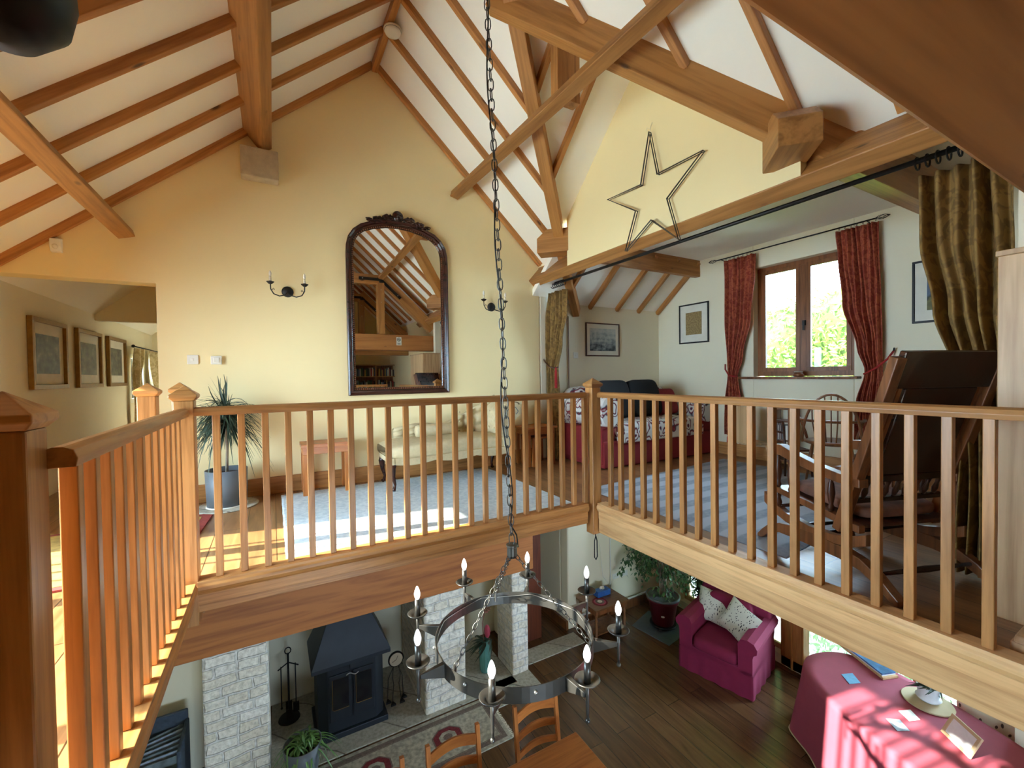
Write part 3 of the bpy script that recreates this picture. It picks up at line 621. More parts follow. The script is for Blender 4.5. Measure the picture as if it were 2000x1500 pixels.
def blade(mb, base, az, L_, up, droop, w_, n=6, wave=0):
    """one arching strap leaf"""
    d = Vector((math.cos(az), math.sin(az), 0)); side = Vector((-math.sin(az), math.cos(az), 0)); prev = None; k0 = len(mb.v)
    for i in range(n+1):
        t = i/n; r = L_*(t*math.cos(up)+.0*t); z = L_*(t*math.sin(up)-droop*t*t)
        c = Vector(base)+d*r+Vector((0, 0, z))+side*wave*math.sin(t*3)*L_; ww = w_*(1-t**2)*(.5+min(1, t*4)*.5)+.0008
        mb.v += [tuple(c-side*ww), tuple(c+Vector((0, 0, -ww*.4))), tuple(c+side*ww)]
    for i in range(n):
        a = k0+i*3; mb.f += [(a, a+1, a+4, a+3), (a+1, a+2, a+5, a+4)]
lf = MB()
for i in range(330):
    up = random.choice([random.uniform(-.2, .5), random.uniform(.2, 1.45)]); hz = random.uniform(.70, .93)
    if up > .9 and random.random() < .8: up = random.uniform(-.3, .5)
    blade(lf, (0, 0, hz), random.uniform(0, 2*PI), random.uniform(.22, .40), up, random.uniform(.25, 1.25) if up < .9 else .1, random.uniform(.006, .010), 6, random.uniform(-.1, .1))
lf.v = [(x, min(y, .25), z) for x, y, z in lf.v]; lf.build('foliage', 'leaf_dark', parent=rt)

# ---- little oak side table against the wall
rt = empty('side_table', 'small plain orange oak table against the mirror wall', 'table', (.46, 4.70, .012))
MB().box(-.235, .235, -.13, .17, .465, .50).build('table_top', 'red_pine_top', parent=rt, bevel=.003)
MB().box(-.225, .225, -.12, -.10, .40, .465).box(-.225, .225, .14, .16, .40, .465).box(-.225, -.205, -.10, .14, .40, .465).box(.205, .225, -.10, .14, .40, .465).build('apron', 'red_pine_top', parent=rt, bevel=.002)
for x in (-.21, .175):
    for y in (-.115, .12): MB().box(x-.015, x+.035, y-.005, y+.04, 0, .40).build('leg', 'red_pine', parent=rt, bevel=.003)

# ---- chaise longue
def chaise():
    rt = empty('chaise_longue', 'cream buttoned chaise longue with dark cabriole legs', 'chaise longue', (1.70, 4.53, .012))
    x0, x1, y0, y1 = -.72, .72, -.28, .30
    st = MB()
    def seat(u, v):
        # rounded slab in section, following a gently curved front
        a = 2*PI*v; t = u; x = x0+(x1-x0)*t; e = min(1, min(t, 1-t)*9)**.5
        hh = .075; ww = (y1-y0)/2*(.86+.14*e); c_ = abs(math.cos(a))**.35*math.copysign(1, math.cos(a)); s_ = abs(math.sin(a))**.6*math.copysign(1, math.sin(a))
        return (x, (y0+y1)/2+ww*c_-.03*math.sin(t*PI*2)*(c_ < 0), .385+hh*s_*(.6+.4*e)+(.03 if s_ > 0 else 0)*math.sin(t*PI))
    st.grid(seat, 36, 28)
    st.build('seat', 'cream_fabric', parent=rt, smooth=True)
    ap = MB(); n = 30; top = [(x0+.02+(x1-x0-.04)*i/n) for i in range(n+1)]
    bot = [.275-.03*math.sin(i/n*PI*3)*(1 if i/n < .34 or i/n > .66 else -1)*.9 for i in range(n+1)]
    ap.prism([(x, .34) for x in top]+[(x, b_) for x, b_ in zip(top[::-1], bot[::-1])], 1, y0+.01, y0+.05); ap.box(x0+.02, x0+.06, y0, y1-.03, .27, .34).box(x1-.06, x1-.02, y0, y1-.03, .27, .34).box(x0+.02, x1-.02, y1-.06, y1-.02, .27, .34)
    ap.build('apron', 'cream_fabric', parent=rt, bevel=.008)
    # buttoned back: low on the left, sweeping up to the scroll on the right
    def H(t): return .56+.04*math.sin(t*PI*2.2)*(t < .45)+.33*max(0, (t-.38)/.62)**1.3
    def tuft(a, b_, ka, kb):
        i = math.sin(a*PI*ka)*math.sin(b_*PI*kb); return abs(i)**.6
    def back(u, v):
        t = u; x = -.55+1.25*t; top_ = H(t)
        q = v*2; 
        if v <= .5: z = .42+(top_-.42)*q; y = .19+.07*(1-tuft(t*1, q, 9, 2.5))-.03
        elif v < .62: k = (v-.5)/.12; z = top_+.02*math.sin(k*PI); y = .16+.12*k
        else: k = (v-.62)/.38; z = top_-(top_-.35)*k; y = .28
        return (x, y, z)
    MB().grid(back, 60, 34).build('backrest', 'cream_fabric', parent=rt, smooth=True)
    # scrolled head end
    pr = [(.56, .44), (.50, .52), (.49, .62), (.51, .72), (.57, .80), (.66, .845), (.75, .83), (.80, .77), (.795, .70), (.74, .655), (.70, .60), (.69, .50), (.70, .34), (.58, .34)]
    def head(u, v):
        n_ = len(pr); f = v*n_; i = int(f) % n_; k = f-int(f); a, b_ = pr[i], pr[(i+1) % n_]
        x = a[0]+(b_[0]-a[0])*k; z = a[1]+(b_[1]-a[1])*k; y = y0+.01+(y1-y0-.03)*u
        d = .05*(1-tuft(u, v*2.6, 3.5, 4)) if v < .45 else 0
        return (x+d, y, z)
    hd = MB().grid(head, 28, 70)
    for yy in (y0+.01, y1-.02): hd.add([(p[0], yy, p[1]) for p in pr], [tuple(range(len(pr)))])
    hd.build('scroll_arm', 'cream_fabric', parent=rt, smooth=True)
    MB().tube([(.60, y0-.002, .46), (.56, y0-.002, .60), (.58, y0-.002, .70), (.64, y0-.002, .775), (.72, y0-.002, .78), (.755, y0-.002, .735), (.73, y0-.002, .70)], .005, 6).build('piping', 'grey_pot', parent=rt, smooth=True)
    bt = MB()
    for i in range(7):
        for j in range(1 if i < 4 else 3): bt.ball((-.46+i*.17, .185, .50+j*.11+(.02 if i % 2 else 0)), .011, 6)
    for j in range(3):
        for i in range(3): bt.ball((.505+j*.01, -.16+i*.15, .55+j*.09), .011, 6)
    bt.build('buttons', 'cream_fabric', parent=rt, smooth=True)
    for x, y in ((-.66, -.23), (-.66, .22), (.66, -.23), (.66, .22)):
        sx = -1 if x < 0 else 1; sy = -1 if y < 0 else 1
        MB().tube([(x, y, .30), (x+sx*.02, y+sy*.015, .235), (x+sx*.012, y+sy*.01, .15), (x-sx*.008, y, .07), (x, y+sy*.005, .03), (x+sx*.012, y+sy*.02, .012)], [.036, .034, .022, .014, .016, .02], 10).build('leg', 'dark_mahogany', parent=rt, smooth=True)
    b = MB().lathe([(0, -.24), (.03, -.245), (.062, -.235), (.07, -.21), (.072, 0), (.07, .21), (.062, .235), (.03, .245), (0, .24)], (1.60, 4.62, .555), 20, 0).build('bolster', 'cream_fabric', smooth=True, off=(1.60, 4.62, .49)); tag(b, 'cream bolster cushion lying on the chaise longue seat', 'cushion')
chaise()

# ---- nest of oak tables
rt = empty('nest_of_tables', 'nest of oak tables between chaise longue and patterned sofa', 'table', (2.98, 4.72, 0))
MB().box(-.23, .23, -.18, .18, .475, .50).build('table_top', 'red_pine_top', parent=rt, bevel=.004); MB().box(-.20, .20, -.155, .155, .40, .475).build('drawer_rail', 'red_pine_top', parent=rt, bevel=.002)
for x in (-.20, .165):
    for y in (-.155, .12): MB().box(x, x+.035, y, y+.035, 0, .40).build('leg', 'red_pine', parent=rt)
rt2 = empty('nested_table', 'smaller oak table tucked under the nest by the sofa', 'table', (2.98, 4.70, 0))
MB().box(-.15, .15, -.17, .14, .35, .375).build('table_top', 'red_pine_top', parent=rt2, bevel=.003)
for x in (-.15, .12):
    for y in (-.16, .11): MB().box(x, x+.03, y, y+.03, 0, .35).build('leg', 'red_pine', parent=rt2)

# ---- rugs
def rugmat(name, c1, c2, stripe=None, axis=0):
    m, nt, b = newmat(name); L = nt.links.new; tc = N(nt, 'ShaderNodeTexCoord')
    no = N(nt, 'ShaderNodeTexNoise'); no.inputs['Scale'].default_value = 26; no.inputs['Detail'].default_value = 5; L(tc.outputs['Object'], no.inputs['Vector'])
    r = ramp(nt, [(.35, lin(c1)), (.65, lin(c2))]); L(no.outputs[0], r.inputs[0]); src = r.outputs[0]
    if stripe:
        sp_ = N(nt, 'ShaderNodeSeparateXYZ'); L(tc.outputs['Object'], sp_.inputs[0]); m1 = N(nt, 'ShaderNodeMath', operation='MULTIPLY'); m1.inputs[1].default_value = stripe[1]; L(sp_.outputs[axis], m1.inputs[0])
        s_ = N(nt, 'ShaderNodeMath', operation='SINE'); L(m1.outputs[0], s_.inputs[0]); rr = ramp(nt, [(.35, (0, 0, 0, 1)), (.6, (1, 1, 1, 1))]); mr = N(nt, 'ShaderNodeMapRange'); mr.inputs[1].default_value = -1; L(s_.outputs[0], mr.inputs[0]); L(mr.outputs[0], rr.inputs[0])
        mi = N(nt, 'ShaderNodeMix', data_type='RGBA'); L(rr.outputs[0], mi.inputs[0]); L(src, mi.inputs[6]); mi.inputs[7].default_value = lin(stripe[0]); src = mi.outputs[2]
    L(src, b.inputs['Base Color']); b.inputs['Roughness'].default_value = .95
    n2 = N(nt, 'ShaderNodeTexNoise'); n2.inputs['Scale'].default_value = 180; L(tc.outputs['Object'], n2.inputs['Vector']); bp = N(nt, 'ShaderNodeBump'); bp.inputs['Strength'].default_value = .6; bp.inputs['Distance'].default_value = .006; L(n2.outputs[0], bp.inputs['Height']); L(bp.outputs[0], b.inputs['Normal'])
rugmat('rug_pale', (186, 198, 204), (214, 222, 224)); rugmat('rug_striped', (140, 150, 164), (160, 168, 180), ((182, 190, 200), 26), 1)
def rug(name, poly, z, t, mat, lab, fringe=0):
    cxr = sum(p[0] for p in poly)/4; cyr = sum(p[1] for p in poly)/4
    rt = empty(name, lab, 'rug', (cxr, cyr, z), world=True)
    a = [Vector((p[0], p[1], z)) for p in poly]; nx = 30; ny = 24
    def f(u, v):
        p = a[0].lerp(a[1], u).lerp(a[3].lerp(a[2], u), v); return (p.x+.004*math.sin(v*37)*(u in (0, 1)), p.y+.004*math.sin(u*41)*(v in (0, 1)), z+t*(1-(max(abs(u-.5), abs(v-.5))*2)**40)+.001*math.sin(u*17)*math.sin(v*13))
    mb = MB().grid(f, nx, ny); mb.prism([(p[0], p[1]) for p in poly], 2, z, z+.002); mb.build('pile', mat, parent=rt, smooth=True); return rt
r1 = rug('rug', [(.05, 3.0), (2.33, 3.0), (2.33, 4.86), (.05, 4.80)], .001, .012, 'rug_pale', 'pale blue grey rug in front of the mirror, half in sun')
r1 = None
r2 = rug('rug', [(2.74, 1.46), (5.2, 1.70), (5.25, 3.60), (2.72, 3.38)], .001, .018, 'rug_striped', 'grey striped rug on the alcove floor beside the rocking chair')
rt = empty('runner_rug', 'red bordered yellow rug by the left newel posts', 'rug', (-.9, 4.0, 0))
MB().prism([(-.6, -.75), (.36, -.75), (.43, .40), (.36, .45), (-.6, .45)], 2, .001, .012).build('border', None, parent=rt).data.materials.append(plain('rug_red', (140, 52, 40), .95, 0, .2, 30))
MB().prism([(-.56, -.7), (.30, -.7), (.36, .36), (.32, .40), (-.56, .40)], 2, .012, .014).build('field', None, parent=rt).data.materials.append(plain('rug_gold', (170, 138, 66), .95, 0, .3, 16))

# ---- pictures
def artmat(name, stops, scale=4, seed=0, grad=.0):
    m, nt, b = newmat(name); L = nt.links.new; tc = N(nt, 'ShaderNodeTexCoord'); mp = N(nt, 'ShaderNodeMapping'); mp.inputs['Location'].default_value = (seed, seed*2, 0); L(tc.outputs['Generated'], mp.inputs[0])
    no = N(nt, 'ShaderNodeTexNoise'); no.inputs['Scale'].default_value = scale; no.inputs['Detail'].default_value = 6; L(mp.outputs[0], no.inputs['Vector'])
    sp_ = N(nt, 'ShaderNodeSeparateXYZ'); L(tc.outputs['Generated'], sp_.inputs[0]); ma = N(nt, 'ShaderNodeMath', operation='MULTIPLY_ADD'); ma.inputs[1].default_value = grad; L(sp_.outputs[2], ma.inputs[0]); L(no.outputs[0], ma.inputs[2])
    r = ramp(nt, [(p, lin(c)) for p, c in stops]); L(ma.outputs[0], r.inputs[0]); L(r.outputs[0], b.inputs['Base Color']); b.inputs['Roughness'].default_value = .7
    b.inputs['Coat Weight'].default_value = .35; b.inputs['Coat Roughness'].default_value = .03
artmat('art_castle', [(.45, (48, 58, 66)), (.62, (120, 132, 136)), (.85, (176, 184, 180)), (1.0, (196, 200, 192))], 6, 0, .5)
artmat('art_parchment', [(.4, (132, 108, 66)), (.6, (158, 134, 88))], 14, 3)
artmat('art_landscape', [(.40, (60, 66, 44)), (.58, (116, 112, 70)), (.66, (40, 52, 48)), (.75, (84, 104, 128)), (1.1, (66, 84, 120))], 3, 5, .6)
for i in range(3): artmat('art_print_%d' % i, [(.35, (62, 66, 58)), (.6, (104, 106, 92)), (.75, (150, 146, 126))], 5, 2.+i*1.7)
def picture(lab, c, facing, w_, h_, fmat, mat_w, art, fw=.02, dep=.022):
    """facing: 'x-','x+','y-'"""
    rt = empty('framed_picture', lab, 'picture', c, rz={'y-': 0, 'x-': -PI/2, 'x+': PI/2}[facing])
    MB().box(-w_/2, w_/2, -dep, 0, h_/2-fw, h_/2).box(-w_/2, w_/2, -dep, 0, -h_/2, -h_/2+fw).box(-w_/2, -w_/2+fw, -dep, 0, -h_/2+fw, h_/2-fw).box(w_/2-fw, w_/2, -dep, 0, -h_/2+fw, h_/2-fw).build('frame', fmat, parent=rt, bevel=.003)
    MB().box(-w_/2+fw, w_/2-fw, -.010, -.004, -h_/2+fw, h_/2-fw).build('mount', 'mat_cream', parent=rt)
    a, b_ = w_/2-fw-mat_w, h_/2-fw-mat_w*1.1
    MB().box(-a, a, -.012, -.010, -b_, b_).build('print', art, parent=rt)
picture('grey blue castle town print in a dark frame on the alcove wall', (4.385, 4.998, 1.68), 'y-', .66, .50, 'dark_wood', .06, 'art_castle', .016)
picture('black framed brown parchment left of the alcove window', (5.598, 4.315, 1.91), 'x-', .52, .60, 'black_iron', .10, 'art_parchment')
picture('black framed landscape print right of the window, half behind the mustard curtain', (5.598, 1.51, 1.92), 'x-', .53, .61, 'black_iron', .09, 'art_landscape')
for i, (y, wd, lab) in enumerate(((6.10, .80, 'nearest'), (7.20, .80, 'middle'), (8.27, .80, 'farthest'))):
    picture('gilt framed grey print on the hall wall, %s of the three' % lab, (-1.996, y, 1.435), 'x+', wd, .70, 'gilt', .10, 'art_print_%d' % i, .045, .04)

# ---- curtains
def curtain(name, lab, axis_x, edges, mat, amp=.035, folds=8, group=None, n=64, th=.004, seed=1, pleat=1):
    """edges: [(z, y_a, y_b)] from the bottom up; hangs in the plane x = axis_x"""
    rnd = random.Random(seed); ph = [rnd.uniform(-.35, .35) for _ in range(60)]
    z0 = edges[0][0]; y_c = sum(e[1]+e[2] for e in edges)/2/len(edges)
    rt = empty(name, lab, 'curtain', (axis_x, edges[-1][1], z0), world=True)
    zs = [e[0] for e in edges]
    def E(z):
        for a, b_ in zip(edges[:-1], edges[1:]):
            if z <= b_[0]+1e-9:
                t = (z-a[0])/(b_[0]-a[0]); t = t*t*(3-2*t); return a[1]+(b_[1]-a[1])*t, a[2]+(b_[2]-a[2])*t
        return edges[-1][1:]
    wmax = max(abs(e[2]-e[1]) for e in edges); nv = 44
    def f(u, v):
        z = z0+(zs[-1]-z0)*v; a, b_ = E(z); w_ = abs(b_-a); k = min(1.6, (wmax/max(w_, .02)))**.5
        t = u*folds; i = int(t); s_ = math.sin(2*PI*t+ph[i % 60]*math.sin(v*5+i)*1.2)
        return (axis_x-s_*amp*k*(.8+.3*math.sin(i*1.7+v*3))-.01*math.sin(v*9+u*20), a+(b_-a)*u+.006*math.sin(v*13+i*2), z)
    MB().grid(f, n*2, nv).build('drape', mat, parent=rt, smooth=True, solid=.004)
    return rt, E
def tassel(p, parent, L_=.12):
    MB().lathe([(0, 0), (.010, -.005), (.014, -.02), (.008, -.03), (.016, -.05), (.020, -L_), (0, -L_)], p, 10).build('tassel', 'red_tassel', parent=parent, smooth=True)
c1, _ = curtain('red_curtain', 'long red brocade curtain on the left of the alcove window', 5.50, [(.30, 3.74, 3.48), (.75, 3.72, 3.52), (1.12, 3.69, 3.57), (1.35, 3.70, 3.50), (1.9, 3.73, 3.37), (2.45, 3.74, 3.32), (2.70, 3.75, 3.31)], 'red_brocade', .028, 7, seed=2)
MB().tube([(5.56, 3.78, 1.27), (5.50, 3.74, 1.20), (5.455, 3.66, 1.12), (5.455, 3.58, 1.10), (5.50, 3.56, 1.11)], .010, 8).build('tie_back', 'red_tassel', parent=c1, smooth=True)
for y in (3.70, 3.52): tassel((5.50, y, .31), c1)
c2, _ = curtain('red_curtain', 'long red brocade curtain on the right of the alcove window', 5.50, [(.32, 2.22, 1.96), (.8, 2.20, 1.99), (1.15, 2.13, 1.99), (1.4, 2.20, 1.99), (1.9, 2.33, 2.0), (2.4, 2.38, 2.01), (2.70, 2.40, 2.02)], 'red_brocade', .028, 8, seed=5)
MB().tube([(5.57, 1.91, 1.36), (5.50, 1.94, 1.27), (5.455, 2.02, 1.18), (5.455, 2.12, 1.12), (5.50, 2.14, 1.12)], .010, 8).build('tie_back', 'red_tassel', parent=c2, smooth=True)
MB().tube([(5.57, 1.915, 1.35), (5.54, 1.90, 1.38)], .008, 8).build('hook', 'black_iron', parent=c2, smooth=True); tassel((5.50, 2.16, .33), c2)
rt = empty('curtain_pole', 'thin twisted black curtain pole with cage finials above the alcove window', 'curtain pole', (5.5, 2.96, 2.735), world=True)
MB().tube([(5.5, 2.05, 2.735), (5.5, 3.86, 2.735)], .008, 8).build('pole', 'black_iron', parent=rt, smooth=True)
for s_, ye in ((-1, 2.05), (1, 3.86)):
    fb = MB()
    for k in range(5):
        t0 = k*2*PI/5; fb.tube([(5.5+.022*math.sin(PI*q)*math.cos(t0+q*2.5), ye+s_*.13*q, 2.735+.022*math.sin(PI*q)*math.sin(t0+q*2.5)) for q in [i/8 for i in range(9)]], .003, 5)
    fb.build('finial', 'black_iron', parent=rt)
for y in [2.04+i*.055 for i in range(7)]+[3.36+i*.06 for i in range(7)]:
    MB().tube([(5.5+.014*math.cos(t), y, 2.725+.016*math.sin(t)) for t in [2*PI*k/10 for k in range(10)]], .002, 5, closed=True).build('ring', 'black_iron', parent=rt)
for y in (2.12, 3.80): MB().tube([(5.5, y, 2.735), (5.6, y, 2.72)], .006, 6).build('bracket', 'black_iron', parent=rt)
c3, _ = curtain('mustard_curtain', 'mustard brocade curtain tied back at the left end of the alcove opening', 3.34, [(.02, 4.92, 4.66), (.8, 4.91, 4.70), (1.22, 4.90, 4.74), (1.6, 4.92, 4.60), (1.95, 4.93, 4.49), (2.27, 4.86, 4.50)], 'mustard_brocade', .04, 6, seed=8)
MB().tube([(3.26, 4.98, 1.50), (3.27, 4.93, 1.36), (3.28, 4.82, 1.27), (3.30, 4.73, 1.25), (3.36, 4.72, 1.26)], .009, 8).build('tie_back', 'dark_wood', parent=c3, smooth=True); tassel((3.31, 4.705, 1.26), c3, .28)
c4, _ = curtain('mustard_curtain', 'large mustard brocade curtain hanging at the right end of the black pole', 3.34, [(.03, .86, .66), (.7, .85, .67), (1.15, .88, .66), (1.5, .96, .665), (1.9, 1.03, .66), (2.28, 1.03, .67)], 'mustard_brocade', .05, 5, seed=11)
rt = empty('curtain_pole', 'long black curtain pole under the beam across the alcove opening', 'curtain pole', (3.34, 2.8, 2.38), world=True)
MB().tube([(3.34, 4.93, 2.38), (3.34, .62, 2.38)], .016, 10).build('pole', 'black_iron', parent=rt, smooth=True); MB().ball((3.34, 4.95, 2.38), .03, 10).build('finial', 'walnut', parent=rt, smooth=True)
for y in [4.84-i*.042 for i in range(8)]+[1.04-i*.045 for i in range(9)]:
    MB().tube([(3.34+.034*math.cos(t), y, 2.365+.036*math.sin(t)) for t in [2*PI*k/12 for k in range(12)]], .005, 5, closed=True).build('ring', 'black_iron', parent=rt)
c5, _ = curtain('hall_curtain', 'pale gold curtain at the hall window, only part in view', -1.88, [(.1, 8.80, 9.00), (.9, 8.80, 8.98), (1.2, 8.80, 8.97), (1.68, 8.80, 9.25)], 'hall_curtain', .03, 5, seed=3)
c6, _ = curtain('hall_curtain', 'second pale gold hall curtain farther along the rod', -1.88, [(.1, 9.9, 10.2), (.9, 9.9, 10.2), (1.68, 9.75, 10.2)], 'hall_curtain', .03, 5, seed=4)
o = MB().tube([(-1.88, 8.7, 1.70), (-1.88, 10.3, 1.70)], .01, 8).ball((-1.88, 8.68, 1.70), .025, 8).build('curtain_rod', 'black_iron', smooth=True); tag(o, 'black curtain rod over the hall window', 'curtain pole')

# ---- patterned sofa
def softbox(mb, x0, x1, y0, y1, z0, z1, r=.06, n=10, puff=.0):
    """rounded cushion"""
    cx, cy_, cz = (x0+x1)/2, (y0+y1)/2, (z0+z1)/2; hx, hy, hz = (x1-x0)/2, (y1-y0)/2, (z1-z0)/2
    def f(u, v):
        a = -PI/2+PI*v; t = 2*PI*u; ex = .28
        sg = lambda q, p: math.copysign(abs(q)**p, q)
        return (cx+hx*sg(math.cos(t), ex)*sg(math.cos(a), ex), cy_+hy*sg(math.sin(t), ex)*sg(math.cos(a), ex), cz+hz*sg(math.sin(a), .5))
    return mb.grid(f, 32, 16)
rt = empty('sofa', 'red sofa under a swirl patterned throw in the alcove corner', 'sofa', (4.46, 4.45, 0))
sx = 4.46; sy = 4.45
MB().box(-1.0, 1.0, -.52, .42, .01, .34).build('skirt', 'red_cotton', parent=rt, bevel=.02)
softbox(MB(), -.80, .80, -.56, .20, .32, .56).build('seat', 'swirl_throw', parent=rt, smooth=True)
MB().box(-.79, .79, -.555, -.50, .30, .45).build('throw_front', 'swirl_throw', parent=rt, bevel=.02)
bk = softbox(MB(), -.98, .86, .10, .46, .34, 1.0); bk.build('backrest', 'swirl_throw', parent=rt, smooth=True)
for s_, lab in ((-1, 'l'), (1, 'r')):
    MB().box(min(s_*.80, s_*1.02), max(s_*.80, s_*1.02), -.50, .40, .05, .50).build('arm_side', 'red_cotton', parent=rt, bevel=.03)
    a = MB()
    def fa(u, v, s_=s_):
        t = 2*PI*v; rr = .135; return (s_*.91+rr*1.05*math.cos(t), -.54+.92*u, (.60 if s_ > 0 else .70)+(rr if s_ > 0 else .19)*math.sin(t))
    a.grid(fa, 12, 24); 
    for yy in (-.54, .38): a.add([(s_*.91+.142*math.cos(t), yy, (.60 if s_ > 0 else .70)+(.135 if s_ > 0 else .19)*math.sin(t)) for t in [2*PI*k/24 for k in range(24)]], [tuple(range(24))])
    a.build('arm', 'swirl_throw', parent=rt, smooth=False)
for i, (x, lab) in enumerate(((-.45, 'black velvet cushion on the sofa nearest its left arm'), (.12, 'black velvet cushion in the middle of the sofa'))):
    cmb = softbox(MB(), -.29, .29, -.09, .09, -.26, .26); cmb.rot(-.28, 'X').build_ = None
    o = cmb.build('cushion', 'black_velvet', smooth=True, off=(0, 0, -.26)); o.location = (sx+x, sy-.06, .55); tag(o, lab, 'cushion')
cmb = softbox(MB(), -.2, .2, -.07, .07, -.19, .19).rot(-.3, 'X'); o = cmb.build('cushion', 'red_cotton', smooth=True, off=(0, 0, -.19)); o.location = (sx+.58, sy-.05, .55); tag(o, 'small red cushion by the right arm of the sofa', 'cushion')

# ---- platform rocking chair
plain('seat_tapestry', (128, 86, 68), .9, 0, .35, 14)
def rocker():
    f = Vector((.33, .944, 0)); az = math.atan2(f.y, f.x)
    rt = empty('rocking_chair', 'dark high backed platform rocking chair behind the right balustrade', 'rocking chair', (3.09, 1.20, 0), rz=az); rt.scale = (1, 1.18, 1.03)
    def side(v, pts, th, w_, name, mat='walnut'):
        # plank cut to a curve: pts = [(u, z, half height)]
        mb = MB(); up = [(u, z+h) for u, z, h in pts]; lo = [(u, z-h) for u, z, h in pts]
        mb.prism([(u, z) for u, z in up]+[(u, z) for u, z in lo[::-1]], 1, v-w_/2, v+w_/2); return mb.build(name, mat, parent=rt, bevel=.004)
    for v in (.27, -.27):
        side(v, [(.46, .018, .018), (.42, .05, .028), (.36, .10, .03), (.27, .135, .03), (.15, .145, .035), (0, .15, .04), (-.15, .145, .035), (-.27, .125, .03), (-.36, .08, .03), (-.42, .035, .025), (-.46, .015, .015)], 0, .045, 'base_foot')
        side(v, [(.40, .30, .035), (.33, .255, .032), (.22, .215, .028), (.05, .195, .025), (-.10, .20, .025), (-.22, .225, .03), (-.30, .26, .03)], 0, .04, 'rocker')
        side(v, [(.33, .375, .018), (.0, .335, .02), (-.26, .30, .02)], 0, .035, 'seat_rail')
        side(v, [(.37, .60, .012), (.34, .625, .03), (.26, .63, .034), (.16, .60, .03), (0, .565, .026), (-.14, .545, .026), (-.27, .54, .022)], 0, .05, 'arm')
        for u, z0, z1 in ((.30, .385, .60), (.20, .37, .585), (-.08, .345, .55)):
            MB().lathe([(.010, z0), (.016, z0+.02), (.010, z0+.04), (.015, z0+.07), (.019, (z0+z1)/2), (.013, z1-.05), (.009, z1-.04), (.014, z1-.02), (.010, z1)], (u, v, 0), 10).build('spindle', 'dark_wood', parent=rt, smooth=True)
        MB().lathe([(.012, .26), (.02, .29), (.012, .32), (.018, .345), (.012, .36)], (.30, v, 0), 10).build('front_post', 'dark_wood', parent=rt, smooth=True)
        MB().lathe([(.012, .22), (.018, .25), (.012, .28), (.014, .30)], (-.2, v, 0), 10).build('rear_post', 'dark_wood', parent=rt, smooth=True)
        # back stile leaning back
        MB().bar((-.13, v*1.0, .26), (-.44, v*1.0, 1.18), .05, .045, up=(1, 0, .3)).build('back_stile', 'walnut', parent=rt, bevel=.005)
    MB().bar((-.125, 0, .27), (-.435, 0, 1.165), .50, .018, up=(1, 0, .3)).move((.0, 0, 0)).build('unused', None)
    bpy.data.objects.remove(bpy.data.objects['unused'])
    P = lambda t: (-.13-.31*t, .26+.92*t)
    def panel(t0, t1, half, th, name, mat):
        (u0, z0), (u1, z1) = P(t0), P(t1); MB().bar((u0, 0, z0), (u1, 0, z1), half*2, th, up=(1, 0, .337)).build(name, mat, parent=rt, bevel=.006)
    panel(.84, 1.03, .255, .035, 'crest_rail', 'dark_mahogany'); panel(.30, .345, .25, .03, 'lower_rail', 'dark_mahogany'); panel(.17, .20, .25, .025, 'bottom_rail', 'dark_mahogany')
    panel(.345, .84, .19, .03, 'back_panel', 'dark_mahogany')
    for v in (.215, -.215):
        (u0, z0), (u1, z1) = P(.345), P(.84); MB().bar((u0, v, z0), (u1, v, z1), .018, .02, up=(1, 0, .337)).build('inner_stile', 'walnut', parent=rt)
    for i in range(8):
        v = -.2+i*.057; (u0, z0), (u1, z1) = P(.2), P(.30); MB().tube([(u0, v, z0), ((u0*2+u1)/3, v, (2*z0+z1)/3), ((u0+2*u1)/3, v, (z0+2*z1)/3), (u1, v, z1)], [.008, .014, .008, .012], 8).build('back_spindle', 'dark_wood', parent=rt, smooth=True)
    MB().box(-.24, .34, -.26, .26, .325, .345).rot(-.12, 'Y', (0, 0, .33)).build('seat_frame', 'dark_wood', parent=rt, bevel=.004)
    for u, z in ((.36, .10), (-.33, .10), (.1, .15), (-.02, .20)):
        MB().tube([(u, -.27, z), (u, -.12, z), (u, 0, z), (u, .12, z), (u, .27, z)], [.009, .012, .018, .012, .009], 8).build('stretcher', 'dark_mahogany', parent=rt, smooth=True)
    MB().tube([(.28, -.27, .27), (.28, 0, .27), (.28, .27, .27)], [.01, .016, .01], 8).build('stretcher', 'dark_mahogany', parent=rt, smooth=True)
    cu = softbox(MB(), -.22, .27, -.22, .22, .345, .42).rot(-.10, 'Y', (0, 0, .35)); cu.build('seat_cushion', 'seat_tapestry', parent=rt, smooth=True)
    for u, v in ((.43, .27), (-.43, .27), (.43, -.27), (-.43, -.27)): MB().ball((u, v, .012), .014, 8, (1, 1, .8)).build('castor', 'bright_steel', parent=rt, smooth=True)
rocker()

# ---- Windsor armchair, child's chairs, shelf, low table
def spindle(mb, p, q, r=.009): 
    p = Vector(p); q = Vector(q); mb.tube([p, p.lerp(q, .3), p.lerp(q, .5), q], [r*.8, r*1.3, r, r*.7], 8); return mb
rt = empty('windsor_armchair', 'bow backed windsor armchair in front of the alcove window', 'chair', (4.90, 2.18, .019), rz=-1.15)
st = MB(); st.lathe([(0, .40), (.20, .40), (.235, .415), (.235, .43), (.20, .44), (.1, .43), (0, .428)], (0, 0, 0), 28).v and None
MB().lathe([(0, .40), (.20, .40), (.235, .415), (.235, .43), (.20, .44), (.1, .43), (0, .428)], (0, 0, 0), 28).build('seat', 'walnut', parent=rt, smooth=True)
hoop = [(.235*math.cos(t), -.12-.10*math.sin(t)-.04, .43+.48*math.sin(t)) for t in [PI*k/20 for k in range(21)]]
MB().tube(hoop, .012, 8).build('hoop', 'walnut', parent=rt, smooth=True)
armr = [(.27*math.cos(t), .10-.30*math.sin(t), .64) for t in [PI*k/16 for k in range(17)]]
